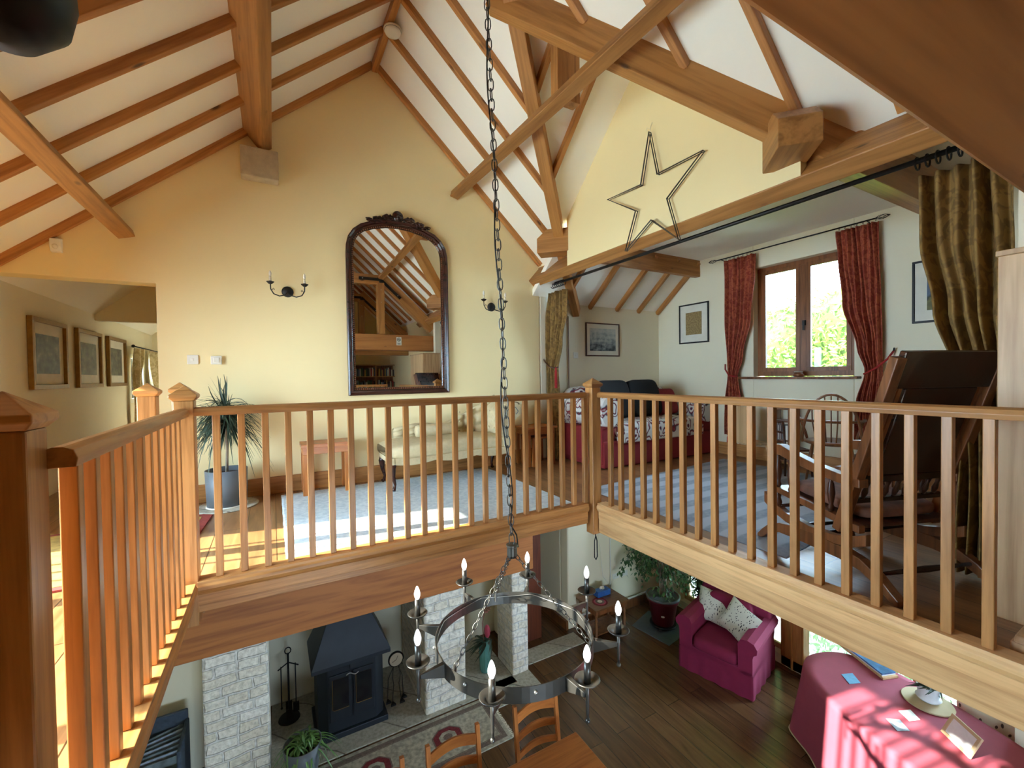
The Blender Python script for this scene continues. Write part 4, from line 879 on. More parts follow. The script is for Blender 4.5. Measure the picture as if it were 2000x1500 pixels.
MB().tube([(.27, .16, .64)]+armr+[(-.27, .16, .64)], .014, 8).build('arm_bow', 'walnut', parent=rt, smooth=True)
for i in range(7):
    x = -.15+i*.05; zt_ = .43+.48*math.sqrt(max(0, 1-(x/.235)**2)); MB().tube([(x*.8, -.17, .43), (x, -.21-.0*x, .64), (x*1.02, -.155-.1*(zt_-.43)/.48, zt_)], .006, 6).build('spindle', 'walnut', parent=rt, smooth=True)
for s_ in (-1, 1):
    for y in (.14, .02): spindle(MB(), (s_*.20, y, .43), (s_*.26, y, .64)).build('arm_spindle', 'walnut', parent=rt, smooth=True)
    for y in (.15, -.15): spindle(MB(), (s_*.15, y, .41), (s_*.21, y*1.35, 0), .014).build('leg', 'walnut', parent=rt, smooth=True)
    spindle(MB(), (s_*.18, .18, .18), (s_*.18, -.18, .18)).build('stretcher', 'walnut', parent=rt, smooth=True)
rt = empty('plank_chair', 'childs wooden chair with a pale plank back below the left red curtain', 'chair', (5.18, 3.18, .019), rz=-1.9)
MB().box(-.17, .17, -.15, .15, .25, .275).build('seat', 'pale_oak', parent=rt, bevel=.006)
MB().prism([(-.15, .27), (.15, .27), (.13, .55), (.16, .62), (.10, .72), (-.10, .72), (-.16, .62), (-.13, .55)], 1, -.16, -.14).build('backrest', 'pale_oak', parent=rt, bevel=.004)
for x in (-.14, .14):
    for y in (-.13, .13): MB().bar((x*.9, y*.9, .25), (x*1.15, y*1.2, 0), .035, .03, up=(0, 1, 0)).build('leg', 'pale_oak', parent=rt, bevel=.003)
rt = empty('small_shelf', 'narrow wooden shelf unit with white books beside the plank chair', 'shelf', (5.44, 2.92, 0))
for y in (-.11, .11): MB().box(-.12, .12, y-.009, y+.009, 0, .74).build('side_panel', 'walnut', parent=rt, bevel=.002)
for z in (.08, .32, .55, .70): MB().box(-.12, .12, -.10, .10, z, z+.018).build('shelf', 'walnut', parent=rt)
for i in range(4): o = MB().box(-.09, .06, 2.83-2.92+i*.045, 2.86-2.92+i*.045, .0, .17).build('book', 'white_plastic' if i % 2 == 0 else 'grey_pot', off=(0, 0, 0)); o.location = (5.44, 2.92, .339); tag(o, ('first', 'second', 'third', 'last')[i]+' thin book from the window side end of the little shelf' if i else 'thin white book on the little shelf, nearest the red curtain side end', 'book', 'books on the little shelf')
rt = empty('spindle_chair', 'little dark chair with crossed spindle back left of the windsor armchair', 'chair', (5.02, 2.62, .019), rz=-2.2)
MB().box(-.15, .15, -.14, .14, .27, .29).build('seat', 'dark_wood', parent=rt, bevel=.01)
for s_ in (-1, 1):
    MB().tube([(s_*.13, -.13, .0), (s_*.13, -.13, .30), (s_*.13, -.15, .60)], .012, 8).build('back_post', 'dark_wood', parent=rt, smooth=True); MB().tube([(s_*.13, .12, .28), (s_*.14, .14, 0)], .012, 8).build('leg', 'dark_wood', parent=rt, smooth=True)
for z in (.36, .46, .58): MB().box(-.12, .12, -.152, -.138, z, z+.022).build('back_rail', 'dark_wood', parent=rt)
for i in range(5): MB().tube([(-.08+i*.04, -.145, .37), (-.08+i*.04, -.145, .57)], .006, 6).build('spindle', 'dark_wood', parent=rt)
rt = empty('stool', 'small round stool under the right red curtain', 'stool', (5.0, 1.92, .019))
MB().lathe([(0, .27), (.15, .27), (.16, .285), (.15, .30), (0, .30)], (0, 0, 0), 24).build('seat', 'dark_wood', parent=rt, smooth=True)
for k in range(4): t = PI/4+k*PI/2; MB().tube([(.09*math.cos(t), .09*math.sin(t), .275), (.14*math.cos(t), .14*math.sin(t), 0)], .012, 8).build('leg', 'dark_wood', parent=rt, smooth=True)
rt = empty('oak_side_table', 'oak side table beside the rocking chair near the right red curtain', 'table', (5.15, 1.50, 0))
MB().box(-.2, .2, -.25, .22, .60, .63).build('table_top', 'walnut', parent=rt, bevel=.004)
for x in (-.17, .14):
    for y in (-.22, .17): MB().box(x, x+.03, y, y+.03, 0, .60).build('leg', 'walnut', parent=rt)
rt = empty('low_table', 'low wooden table carrying papers beyond the rocking chair arm', 'table', (4.35, 1.60, .02))
MB().box(-.25, .25, -.2, .2, .31, .335).build('table_top', 'walnut', parent=rt, bevel=.004)
for x in (-.22, .19):
    for y in (-.17, .14): MB().box(x, x+.03, y, y+.03, 0, .31).build('leg', 'walnut', parent=rt)
o = MB().box(-.11, .11, -.15, .15, 0, .014).build('papers', 'white_plastic', bevel=.002); o.location = (4.36, 1.60, .356); o.rotation_euler.z = .3; tag(o, 'pile of white papers on the low table behind the rocking chair', 'papers')
# ---- cupboard at the far right
rt = empty('cupboard', 'tall pale oak cupboard end at the right edge behind the balustrade', 'cupboard', (3.22, .12, 0))
MB().box(-.31, .08, -.48, .505, 0, 1.665).build('body', 'pale_oak', parent=rt, bevel=.004)
MB().box(-.315, .08, -.50, .512, 1.665, 1.69).build('top', 'pale_oak', parent=rt, bevel=.004)
o = MB().box(-.36, -.0, -.35, .02, 0, .06).prism([(-.36, .06), (0, .06), (0, .085), (-.345, .085)], 1, -.34, .01).build('plinth_block', 'pale_oak', bevel=.004); o.location = (2.92, .49, 0); tag(o, 'moulded oak plinth block on the floor at the right edge', 'plinth')
# ---- jar on the sill
rt = empty('pottery_jar', 'little brown glazed lidded jar on the alcove window sill', 'jar', (5.60, 2.84, 1.096))
MB().lathe([(0, 0), (.055, 0), (.06, .02), (.05, .035), (.043, .04), (.043, .05), (0, .05)], (0, 0, 0), 20).build('body', 'walnut', parent=rt, smooth=True); MB().lathe([(.046, .05), (.048, .06), (.03, .064), (0, .064)], (0, 0, 0), 20).build('lid', 'hearth_slab', parent=rt, smooth=True)
# ---- wire star
SP = [(2.758, 3.317), (2.669, 2.907), (2.213, 2.901), (2.565, 2.655), (2.447, 2.271), (2.743, 2.529), (3.064, 2.339), (2.927, 2.674), (3.307, 2.916), (2.861, 2.889)]
rt = empty('wire_star', 'large five pointed dark wire star hanging on the yellow gable', 'star ornament', (2.99, 2.758, 3.317), world=True)
MB().tube([(2.985, y, z) for y, z in SP], .0075, 6, closed=True).build('front_wire', 'pewter', parent=rt)
MB().tube([(3.012, y, z) for y, z in SP], .006, 6, closed=True).build('rear_wire', 'pewter', parent=rt)
cb = MB()
for y, z in SP: cb.tube([(2.985, y, z), (3.012, y, z)], .004, 5)
cb.build('spacers', 'pewter', parent=rt)
MB().tube([(3.0, 2.758, 3.317), (3.01, 2.765, 3.36), (3.035, 2.765, 3.42)], .003, 5).tube([(3.0, 2.76, 3.35), (2.99, 2.785, 3.37), (3.0, 2.80, 3.35)], .002, 4).build('string', 'candle_cream', parent=rt)
# ================================================================ chandelier
def chandelier():
    cx, cy_, zr_ = 1.05, 1.89, -.154
    rt = empty('chandelier', 'eight light pewter ring chandelier hanging on a long chain in the stairwell', 'chandelier', (cx, cy_, zr_), world=True)
    R_ = .395; H_ = .07
    MB().lathe([(R_, 0), (R_+.004, 0), (R_+.004, -H_), (R_, -H_), (R_, 0)], (cx, cy_, zr_), 72, cap=False).build('ring', 'pewter', parent=rt, smooth=False)
    for k in range(8):
        a = math.radians(6+45*k); ca, sa = math.cos(a), math.sin(a)
        P = lambda r, z: (cx+r*ca, cy_+r*sa, zr_+z)
        ar = MB(); tx, ty = -sa*.012, ca*.012
        ar.add([(P(R_, -.004)[0]-tx, P(R_, 0)[1]-ty, zr_-.004), (P(R_, 0)[0]+tx, P(R_, 0)[1]+ty, zr_-.004), (P(R_, 0)[0]+tx, P(R_, 0)[1]+ty, zr_-H_), (P(R_, 0)[0]-tx, P(R_, 0)[1]-ty, zr_-H_),
                (P(.512, 0)[0]-tx*.5, P(.512, 0)[1]-ty*.5, zr_-.012), (P(.512, 0)[0]+tx*.5, P(.512, 0)[1]+ty*.5, zr_-.012), (P(.512, 0)[0]+tx*.5, P(.512, 0)[1]+ty*.5, zr_-.03), (P(.512, 0)[0]-tx*.5, P(.512, 0)[1]-ty*.5, zr_-.03)],
               [(3, 2, 1, 0), (4, 5, 6, 7)]+[(i, (i+1) % 4, (i+1) % 4+4, i+4) for i in range(4)])
        arm = ar.build('arm', 'pewter', parent=rt, bevel=.002)
        MB().tube([P(.52, .05), P(.52, -.02), P(.52, -.09), P(.52, -.115)], [.009, .008, .007, .006], 10).ball(P(.52, -.122), .011, 10).build('stem', 'pewter', parent=rt, smooth=True).parent = rt
        c = P(.52, 0)
        pn = MB().lathe([(0, .030), (.012, .030), (.030, .034), (.050, .048), (.053, .052), (.050, .054), (.030, .041), (.014, .037), (0, .037)], c, 24).build('drip_pan', 'pewter', parent=rt, smooth=True)
        MB().lathe([(.0145, .037), (.0145, .125), (0, .126)], c, 14).build('candle_tube', 'pewter', parent=rt, smooth=True)
        MB().lathe([(.009, .125), (.0155, .143), (.0165, .155), (.012, .175), (.005, .192), (0, .197)], c, 14).build('bulb', 'bulb_white', parent=rt, smooth=True)
    for k in range(8):
        a = math.radians(28.5+45*k)
        MB().ball((cx+(R_+.008)*math.cos(a), cy_+(R_+.008)*math.sin(a), zr_-.025), .009, 8).build('rivet', 'bright_steel', parent=rt, smooth=True)
    def chain(mb, p, q, L_=.034, w_=.009, r=.0022, n=10):
        p = Vector(p); q = Vector(q); d = (q-p); D = d.length; d.normalize(); s1 = d.orthogonal().normalized(); s2 = d.cross(s1); k = int(D/(L_*.80))
        for i in range(k):
            c = p+d*(D*(i+.5)/k); s_ = s1 if i % 2 else s2; pts = []
            for j in range(n):
                t = 2*PI*j/n; pts.append(c+d*(L_/2*math.copysign(abs(math.cos(t))**.8, math.cos(t)))+s_*(w_*math.copysign(abs(math.sin(t))**.7, math.sin(t))))
            mb.tube(pts, r, 5, closed=True)
        return mb
    hub = (cx-.005, cy_, .26)
    MB().lathe([(0, -.035), (.022, -.033), (.026, -.02), (.026, .02), (.030, .024), (.030, .034), (0, .036)], hub, 18).build('hub', 'pewter', parent=rt, smooth=False)
    for a in (-163, -47, 77):
        t = math.radians(a); q = (cx+(R_-.01)*math.cos(t), cy_+(R_-.01)*math.sin(t), zr_+.006)
        chain(MB(), (hub[0]+.018*math.cos(t), hub[1]+.018*math.sin(t), hub[2]-.02), q, .034).build('support_chain', 'pewter', parent=rt, smooth=True)
        MB().tube([(q[0], q[1], q[2]+.01), (q[0], q[1], q[2]-.05)], .007, 6).build('hook', 'pewter', parent=rt)
    top = Vector((.93, 1.96, 4.52)); hb = Vector(hub)+Vector((0, 0, .035))
    chain(MB(), hb, top, .062, .014, .003).build('long_chain', 'pewter', parent=rt, smooth=True)
    cab = []
    for i in range(91):
        t = i/90; p = hb.lerp(top, t); w_ = .024*(1-.5*t); cab.append((p.x+w_*math.sin(t*31)-.008, p.y+w_*math.cos(t*27), p.z))
    cab[0] = (hb.x+.03, hb.y-.01, hb.z-.02); cab[1] = (hb.x+.028, hb.y, hb.z+.04)
    MB().tube(cab, .0036, 6).build('cable', 'black_iron', parent=rt, smooth=True)
    # wire dropping round the inside of the ring
    w_ = [(cx+(R_-.006)*math.cos(t), cy_+(R_-.006)*math.sin(t), zr_-.006-.016*abs(math.sin(t*4))) for t in [2*PI*k/160 for k in range(161)]]
    MB().tube(w_, .002, 5).build('ring_wire', 'bright_steel', parent=rt, smooth=True)
chandelier()

# ================================================================ ground floor
# ---- stove
rt = empty('wood_stove', 'black cast iron wood stove with a pyramid hood in the fireplace', 'stove', (.66, 4.98, ZG+.012))
plain('cast_iron', (40, 44, 50), .5, .4, .1, 10); plain('stove_glass', (24, 25, 28), .12, 0, .05)
MB().prism([(-.33, -.21), (-.24, -.27), (.24, -.27), (.33, -.21), (.33, .22), (-.33, .22)], 2, .06, .74).build('body', 'cast_iron', parent=rt, bevel=.008)
MB().box(-.36, .36, -.30, .24, .0, .06).build('base', 'cast_iron', parent=rt, bevel=.006)
hd = MB(); b0 = [(-.39, -.34), (.39, -.34), (.39, .26), (-.39, .26)]; b1 = [(-.20, -.14), (.20, -.14), (.20, .18), (-.20, .18)]
hd.add([(x, y, .76) for x, y in b0]+[(x, y, .80) for x, y in b0]+[(x, y, 1.22) for x, y in b1], [(3, 2, 1, 0), (8, 9, 10, 11)]+[(i, (i+1) % 4, (i+1) % 4+4, i+4) for i in range(4)]+[(i+4, (i+1) % 4+4, (i+1) % 4+8, i+8) for i in range(4)])
hd.build('hood', 'cast_iron', parent=rt, bevel=.006)
MB().lathe([(.09, 1.21), (.09, 1.40)], (0, .02, 0), 20).build('flue', 'cast_iron', parent=rt, smooth=True)
for x in (-.115, .115):
    d_ = MB().box(x-.105, x+.105, -.285, -.268, .18, .66).build('door', 'cast_iron', parent=rt, bevel=.005)
    MB().box(x-.08, x+.08, -.289, -.283, .30, .62).build('window', 'stove_glass', parent=d_, bevel=.004)
    MB().tube([(x-.08, -.291, .62), (x-.08, -.291, .31), (x-.06, -.291, .30), (x+.08, -.291, .30)], .0025, 5).build('trim', 'gilt', parent=d_)
MB().tube([(-.06+.12*i/10, -.305, .64+.014*math.sin(i*.63)) for i in range(11)], .005, 6).build('handle', 'bright_steel', parent=rt, smooth=True)
MB().box(-.02, .02, -.30, -.27, .69, .74).build('catch', 'cast_iron', parent=rt)
# ---- fire tools
rt = empty('fireside_tools', 'black fireside tool stand left of the stove', 'fireside tools', (.08, 5.25, ZG+.012))
MB().lathe([(0, 0), (.11, 0), (.10, .015), (0, .02)], (0, 0, 0), 18).tube([(0, 0, 0), (0, 0, .72)], .010, 8).tube([(.03*math.cos(t), 0, .75+.035*math.sin(t)) for t in [2*PI*k/12 for k in range(12)]], .006, 6, closed=True).tube([(-.10, 0, .56), (0, 0, .62), (.10, 0, .56)], .007, 6).build('stand', 'black_iron', parent=rt)
for x, y, nm in ((-.07, .02, 'poker'), (.07, .02, 'shovel'), (0, -.06, 'brush'), (0, .07, 'tongs')):
    m_ = MB().tube([(x, y, .58), (x, y, .12)], .006, 6); m_.box(x-.03, x+.03, y-.008, y+.008, .04, .14) if nm != 'poker' else m_.ball((x, y, .12), .012, 6); m_.build(nm, 'black_iron', parent=rt)
# ---- spider plant
rt = empty('potted_spider_plant', 'arching green strap leaved plant in a grey pot on the hearth left of the stove', 'plant', (.17, 4.40, ZG+.012))
MB().lathe([(0, 0), (.12, 0), (.165, .33), (.155, .33), (.14, .29), (0, .29)], (0, 0, 0), 26).build('pot', 'grey_pot', parent=rt, smooth=True)
MB().lathe([(0, .30), (.145, .295)], (0, 0, 0), 18).build('soil', 'soil', parent=rt)
lf = MB()
for i in range(85): blade(lf, (random.uniform(-.05, .05), random.uniform(-.05, .05), .30), random.uniform(0, 2*PI), random.uniform(.28, .48), random.uniform(.5, 1.35), random.uniform(.9, 1.7), random.uniform(.007, .013), 8, random.uniform(-.15, .15))
plain('spider_leaf', (98, 138, 70), .4, 0, .3, 7); lf.build('foliage', 'spider_leaf', parent=rt)
# ---- bird clock
rt = empty('long_legged_clock', 'round clock face ornament with long thin dangling legs right of the stove', 'clock', (1.165, 4.90, ZG+.012))
MB().lathe([(0, -.01), (.085, -.01), (.09, 0), (.085, .015), (.075, .018), (0, .018)], (0, -.0, .49), 24, 1).rot(0).build('case', 'black_iron', parent=rt, smooth=True)
MB().lathe([(0, -.012), (.074, -.012), (.074, -.010)], (0, 0, .49), 24, 1).build('dial', 'mat_cream', parent=rt)
MB().bar((0, -.014, .49), (.02, -.014, .53), .004, .002, up=(0, 1, 0)).bar((0, -.014, .49), (-.045, -.014, .47), .004, .002, up=(0, 1, 0)).build('hands', 'black_iron', parent=rt)
for s_ in (-1, 1):
    lg = MB().tube([(s_*.03, 0, .41), (s_*.045, -.01, .30), (s_*.03, 0, .20), (s_*.05, -.01, .02)], .005, 6).build('leg', 'pewter', parent=rt, smooth=True)
    MB().prism([(-.03, -.06), (.03, -.06), (0, .01)], 2, 0, .02).move((s_*.05, 0, 0)).build('foot', 'black_iron', parent=lg)
    lg2 = MB().tube([(s_*.02, .02, .41), (s_*.08, .05, .25), (s_*.09, .06, .02)], .005, 6).build('leg', 'pewter', parent=rt, smooth=True)
    MB().prism([(-.03, -.06), (.03, -.06), (0, .01)], 2, 0, .02).move((s_*.09, .06, 0)).build('foot', 'black_iron', parent=lg2)
# ---- teal vase with bromeliad
plain('teal_glaze', (96, 152, 140), .25, 0, .12, 8); plain('pink_petal', (176, 62, 84), .5, 0, .2, 10); plain('dry_petal', (150, 100, 84), .7, 0, .2, 10)
rt = empty('teal_vase', 'tall ribbed teal vase with a pink bud and dark leaves in the fireplace niche', 'vase', (2.26, 4.84, ZG+.012))
prf = [(0, 0), (.05, 0), (.06, .02), (.065, .15), (.07, .30), (.06, .38), (.052, .40), (.045, .39), (.05, .3), (0, .28)]
MB().lathe(prf, (0, 0, 0), 26).build('body', 'teal_glaze', parent=rt, smooth=True)
rb = MB()
for k in range(13): t = k*2*PI/13; rb.tube([((.061+.008*min(z, .3)/.3)*math.cos(t), (.061+.008*min(z, .3)/.3)*math.sin(t), z) for z in (.03, .15, .3)], .005, 5)
rb.build('ribs', 'teal_glaze', parent=rt, smooth=True)
lf = MB()
for i in range(16): blade(lf, (0, 0, .38), random.uniform(1.6, 4.6), random.uniform(.18, .34), random.uniform(.3, 1.1), random.uniform(.6, 1.2), .022, 8, .2)
lf.build('leaves', 'leaf_dark', parent=rt)
MB().ball((.02, -.04, .52), .05, 10, (.8, .8, 1.7)).build('pink_bud', 'pink_petal', parent=rt, smooth=True)
fl = MB().tube([(-.01, 0, .38), (-.03, -.01, .62), (.0, -.02, .78), (.03, -.02, .80)], .006, 6)
for k in range(7): t = k*.9; fl.ball((.02+.04*math.cos(t), -.02+.03*math.sin(t), .79+.02*math.sin(k)), .018, 6, (1.4, 1, .6))
fl.build('dried_flower', 'dry_petal', parent=rt, smooth=True)
# ---- hearth rug
rugmat('hearth_rug_field', (150, 144, 128), (196, 188, 166)); plain('rug_border', (118, 102, 92), .95, 0, .25, 60); plain('rug_wine', (120, 40, 44), .95, 0, .3, 50)
rt = empty('hearth_rug', 'fringed beige hearth rug with red medallions and a patterned border', 'rug', (.8, 4.14, ZG))
MB().box(-1.75, 1.28, -.34, .30, .001, .012).build('pile', 'hearth_rug_field', parent=rt, bevel=.003)
def frame2(mb, x0, x1, y0, y1, z0, z1, t): return mb.box(x0, x1, y0, y0+t, z0, z1).box(x0, x1, y1-t, y1, z0, z1).box(x0, x0+t, y0+t, y1-t, z0, z1).box(x1-t, x1, y0+t, y1-t, z0, z1)
frame2(frame2(MB(), -1.71, 1.24, -.30, .26, .012, .0132, .012), -1.66, 1.19, -.25, .21, .012, .0132, .008).build('border_lines', 'rug_border', parent=rt)
frame2(MB(), -1.697, 1.227, -.287, .247, .012, .0128, .034).build('border_band', 'rug_border', parent=rt)
for x in (.70, -.03, -.76, -1.4):
    if x < -1.2: continue
    oc = lambda r, a0=PI/8: [(x+r*math.cos(a0+k*PI/4), -.0+r*.82*math.sin(a0+k*PI/4)) for k in range(8)]
    o = MB().prism(oc(.17), 2, .012, .0134).build('medallion', 'rug_border', parent=rt); MB().prism(oc(.155), 2, .0134, .0142).build('ring', 'rug_wine', parent=o); MB().prism(oc(.095), 2, .0142, .015).build('centre', 'hearth_rug_field', parent=o); MB().prism(oc(.05), 2, .015, .0156).build('star', 'rug_border', parent=o)
fr = MB()
for i in range(60): fr.bar((1.28, -.335+i*.0107, .006), (1.31+random.random()*.01, -.335+i*.0107+random.uniform(-.004, .004), .003), .004, .003)
fr.build('fringe', 'candle_cream', parent=rt)

# ---- side table, tissue box, mat
rt = empty('turned_leg_table', 'low wooden table with turned legs beside the ground floor doorway', 'table', (4.09, 4.72, ZG))
MB().box(-.31, .31, -.22, .22, .475, .50).build('table_top', 'mid_oak', parent=rt, bevel=.005); frame2(MB(), -.28, .28, -.19, .19, .40, .475, .02).build('apron', 'walnut', parent=rt)
for x in (-.26, .26):
    for y in (-.17, .17): MB().lathe([(.022, .475), (.022, .38), (.012, .36), (.024, .33), (.014, .30), (.020, .22), (.016, .10), (.024, .08), (.012, .05), (.016, 0)], (x, y, 0), 12).build('leg', 'mid_oak_up', parent=rt, smooth=True)
MB().box(-.26, .26, -.16, .16, .10, .115).build('lower_shelf', 'walnut', parent=rt)
plain('blue_card', (46, 96, 164), .5, 0, .2, 20)
rt = empty('tissue_box', 'blue tissue box with a white tissue on the turned leg table', 'tissue box', (4.15, 4.80, ZG+.501))
MB().box(-.12, .12, -.06, .06, 0, .085).build('box', 'blue_card', parent=rt, bevel=.012)
tt = MB()
for i in range(7): blade(tt, (random.uniform(-.02, .02), 0, .08), random.uniform(0, 6), .06, 1.1, .3, .03, 5)
tt.build('tissue', 'white_plastic', parent=rt)
o = empty('round_mat', 'round purple ringed mat on the turned leg table', 'mat', (3.99, 4.66, ZG+.501))
for r, m_, z in ((.11, 'rug_wine', .0), (.085, 'pink_petal', .003), (.065, 'rug_border', .005), (.035, 'mat_cream', .007)): MB().lathe([(0, z), (r, z), (r, z+.003), (0, z+.003)], (0, 0, 0), 28).build({.11: 'outer_ring', .085: 'middle_ring', .065: 'inner_ring', .035: 'centre'}[r], m_, parent=o)
# ---- ficus
plain('burgundy_pot', (120, 32, 44), .3, 0, .05); plain('slate', (84, 90, 94), .6, 0, .12, 10)
o = MB().prism([(4.57, 4.62), (4.66, 4.02), (5.24, 4.12), (5.08, 4.78)], 2, ZG+.001, ZG+.014).build('floor_slate', 'slate', bevel=.002); tag(o, 'grey slate square on the floor under the burgundy pot', 'slate')
rt = empty('pot_trolley', 'round black trolley on castors under the burgundy pot', 'trolley', (4.95, 4.38, ZG+.014))
MB().lathe([(.10, .035), (.185, .035), (.19, .05), (.185, .06), (.10, .055), (.10, .035)], (0, 0, 0), 26).build('ring', 'black_iron', parent=rt)
for k in range(4): t = k*PI/2+.5; MB().ball((.16*math.cos(t), .16*math.sin(t), .018), .018, 8).build('castor', 'bright_steel', parent=rt)
rt = empty('potted_fig', 'large leafy weeping fig in a burgundy pot near the armchair', 'plant', (4.95, 4.38, ZG+.075))
MB().lathe([(0, 0), (.15, 0), (.21, .34), (.23, .34), (.235, .40), (.215, .40), (.20, .35), (0, .33)], (0, 0, 0), 32).build('pot', 'burgundy_pot', parent=rt, smooth=True)
MB().lathe([(.226, .37), (.238, .375), (.243, .40), (.22, .408), (.212, .39)], (0, 0, 0), 32).build('rim', 'grey_pot', parent=rt, smooth=True)
MB().lathe([(0, .36), (.205, .355)], (0, 0, 0), 20).build('soil', 'soil', parent=rt)
MB().lathe([(0, 0), (.024, .0), (.024, .004), (0, .004)], (-.15, -.13, .17), 14).rot(0).build('badge', 'bulb_off', parent=rt)
tk = MB(); tips = []
for k in range(7):
    a = k*.9; tk.tube([(.05*math.cos(a), .05*math.sin(a), .34), (.04*math.cos(a+1), .04*math.sin(a+1), .6), (.07*math.cos(a+2), .07*math.sin(a+2), .9), (.2*math.cos(a), .2*math.sin(a), 1.25)], [.018, .015, .012, .006], 7)
for k in range(46):
    a = random.uniform(0, 2*PI); el = random.uniform(.1, 1.2); r = random.uniform(.3, .62); z0 = random.uniform(.65, 1.25)
    p = [(.06*math.cos(a), .06*math.sin(a), z0), (r*.5*math.cos(a), r*.5*math.sin(a), z0+.25*el), (r*.85*math.cos(a), r*.85*math.sin(a), z0+.18*el), (r*math.cos(a), r*math.sin(a), z0-.10)]; tk.tube(p, [.006, .004, .003, .002], 5); tips.append(p)
tk.build('stems', 'bark', parent=rt, smooth=True)
lf = MB()
for p in tips:
    for j in range(60):
        t = random.uniform(.25, 1); i = min(2, int(t*3)); q = Vector(p[i]).lerp(Vector(p[i+1]), t*3-i)+Vector((random.uniform(-.06, .06), random.uniform(-.06, .06), random.uniform(-.10, .05)))
        a = random.uniform(0, 2*PI); d = Vector((math.cos(a)*.6, math.sin(a)*.6, -.75))*random.uniform(.05, .08); s_ = Vector((-math.sin(a), math.cos(a), 0))*.016
        lf.add([q, q+d*.45+s_, q+d, q+d*.45-s_], [(0, 1, 2, 3)])
plain('fig_leaf', (62, 98, 52), .35, 0, .4, 6); lf.v = [(min(x, .62), min(y, .61), z) for x, y, z in lf.v]; lf.build('foliage', 'fig_leaf', parent=rt)
# ---- armchair
plain('magenta_cloth', (128, 22, 60), .85, 0, .06, 12)
def armchair():
    rt = empty('armchair', 'magenta loose covered armchair with scroll arms', 'armchair', (4.96, 3.37, ZG), rz=math.atan2(-.97, .245))   # local -y faces front
    m_ = 'magenta_cloth'
    def skirt(u, v):
        a = u*4; s_ = int(a) % 4; t = a-int(a); c = [(-.43, -.42), (.43, -.42), (.43, .42), (-.43, .42)]; p, q = c[s_], c[(s_+1) % 4]
        w_ = .008*math.sin(t*PI*9)*(1-v); return (p[0]+(q[0]-p[0])*t+(w_ if s_ % 2 else 0), p[1]+(q[1]-p[1])*t+(w_ if not s_ % 2 else 0), .005+.27*v)
    MB().grid(skirt, 120, 6, closeu=True).build('skirt', m_, parent=rt, smooth=True)
    MB().box(-.425, .425, -.41, .41, .06, .33).build('base', m_, parent=rt, bevel=.02)
    softbox(MB(), -.27, .27, -.44, .26, .30, .47).build('seat_cushion', m_, parent=rt, smooth=True)
    for s_ in (-1, 1):
        pr = [(s_*.27, .28), (s_*.27, .54), (s_*.265, .60), (s_*.30, .66), (s_*.37, .675), (s_*.44, .655), (s_*.475, .60), (s_*.47, .55), (s_*.435, .52), (s_*.425, .48), (s_*.425, .28)]
        mb = MB(); n_ = len(pr)
        def f(u, v): i = int(v*n_) % n_; k = v*n_-int(v*n_); a, b_ = pr[i], pr[(i+1) % n_]; return (a[0]+(b_[0]-a[0])*k, -.41+.80*u, (a[1]+(b_[1]-a[1])*k)+.03*u)
        mb.grid(f, 10, 33); mb.add([(x, -.41, z) for x, z in pr], [tuple(range(n_))]); mb.build('arm', m_, parent=rt, smooth=False, bevel=.0)
    softbox(MB(), -.43, .43, .20, .46, .25, .93).build('backrest', m_, parent=rt, smooth=True)
    softbox(MB(), -.27, .27, .06, .26, .44, .86).build('back_cushion', m_, parent=rt, smooth=True)
    return rt
ach = armchair()
def leafcloth(name, base, mk, sc_=16):
    m, nt, b = newmat(name); L = nt.links.new; tc = N(nt, 'ShaderNodeTexCoord'); no = N(nt, 'ShaderNodeTexNoise'); no.inputs['Scale'].default_value = 4; L(tc.outputs['Object'], no.inputs['Vector'])
    va = N(nt, 'ShaderNodeVectorMath', operation='MULTIPLY_ADD'); va.inputs[1].default_value = (.12, .12, .12); L(no.outputs[1], va.inputs[0]); L(tc.outputs['Object'], va.inputs[2])
    mp = N(nt, 'ShaderNodeMapping'); mp.inputs['Scale'].default_value = (sc_*2.2, sc_*1.2, sc_); mp.inputs['Rotation'].default_value = (.2, .7, .5); L(va.outputs[0], mp.inputs[0])
    vo = N(nt, 'ShaderNodeTexVoronoi'); vo.inputs['Scale'].default_value = 1; L(mp.outputs[0], vo.inputs['Vector']); r = ramp(nt, [(.22, lin(mk)), (.27, lin(base))]); L(vo.outputs['Distance'], r.inputs[0]); L(r.outputs[0], b.inputs['Base Color']); b.inputs['Roughness'].default_value = .85
leafcloth('leaf_cotton', (216, 214, 200), (40, 38, 44), 24); leafcloth('leaf_linen', (206, 192, 160), (74, 58, 46), 12)
def pillow(name, loc, rot, mat, lab, s=.2, t=.07):
    mb = MB()
    def f(u, v, sg=1):
        a, b_ = u*2-1, v*2-1; e = (1-a**4)*(1-b_**4); c = 1-.10*(1-abs(a))*(abs(b_))-.10*(1-abs(b_))*abs(a); return (a*s*(1-.12*(1-b_*b_)*0-.08*(1-abs(b_))*1), sg*t*e**.5, b_*s*(1-.08*(1-abs(a))))
    mb.grid(lambda u, v: f(u, v, 1), 14, 14).grid(lambda u, v: f(u, v, -1), 14, 14); o = mb.build(name, mat, smooth=True); o.location = loc; o.rotation_euler = rot; tag(o, lab, 'cushion'); return o
az = math.atan2(-.97, .245)
pillow('patterned_cushion', (4.99, 3.58, ZG+.665), (-.42, .05, az+.05), 'leaf_cotton', 'white cushion with small dark leaves on the armchair, the left of two')
pillow('patterned_cushion', (4.95, 3.20, ZG+.67), (-.40, .35, az-.30), 'leaf_cotton', 'white leaf patterned cushion tilted against the right arm of the armchair')
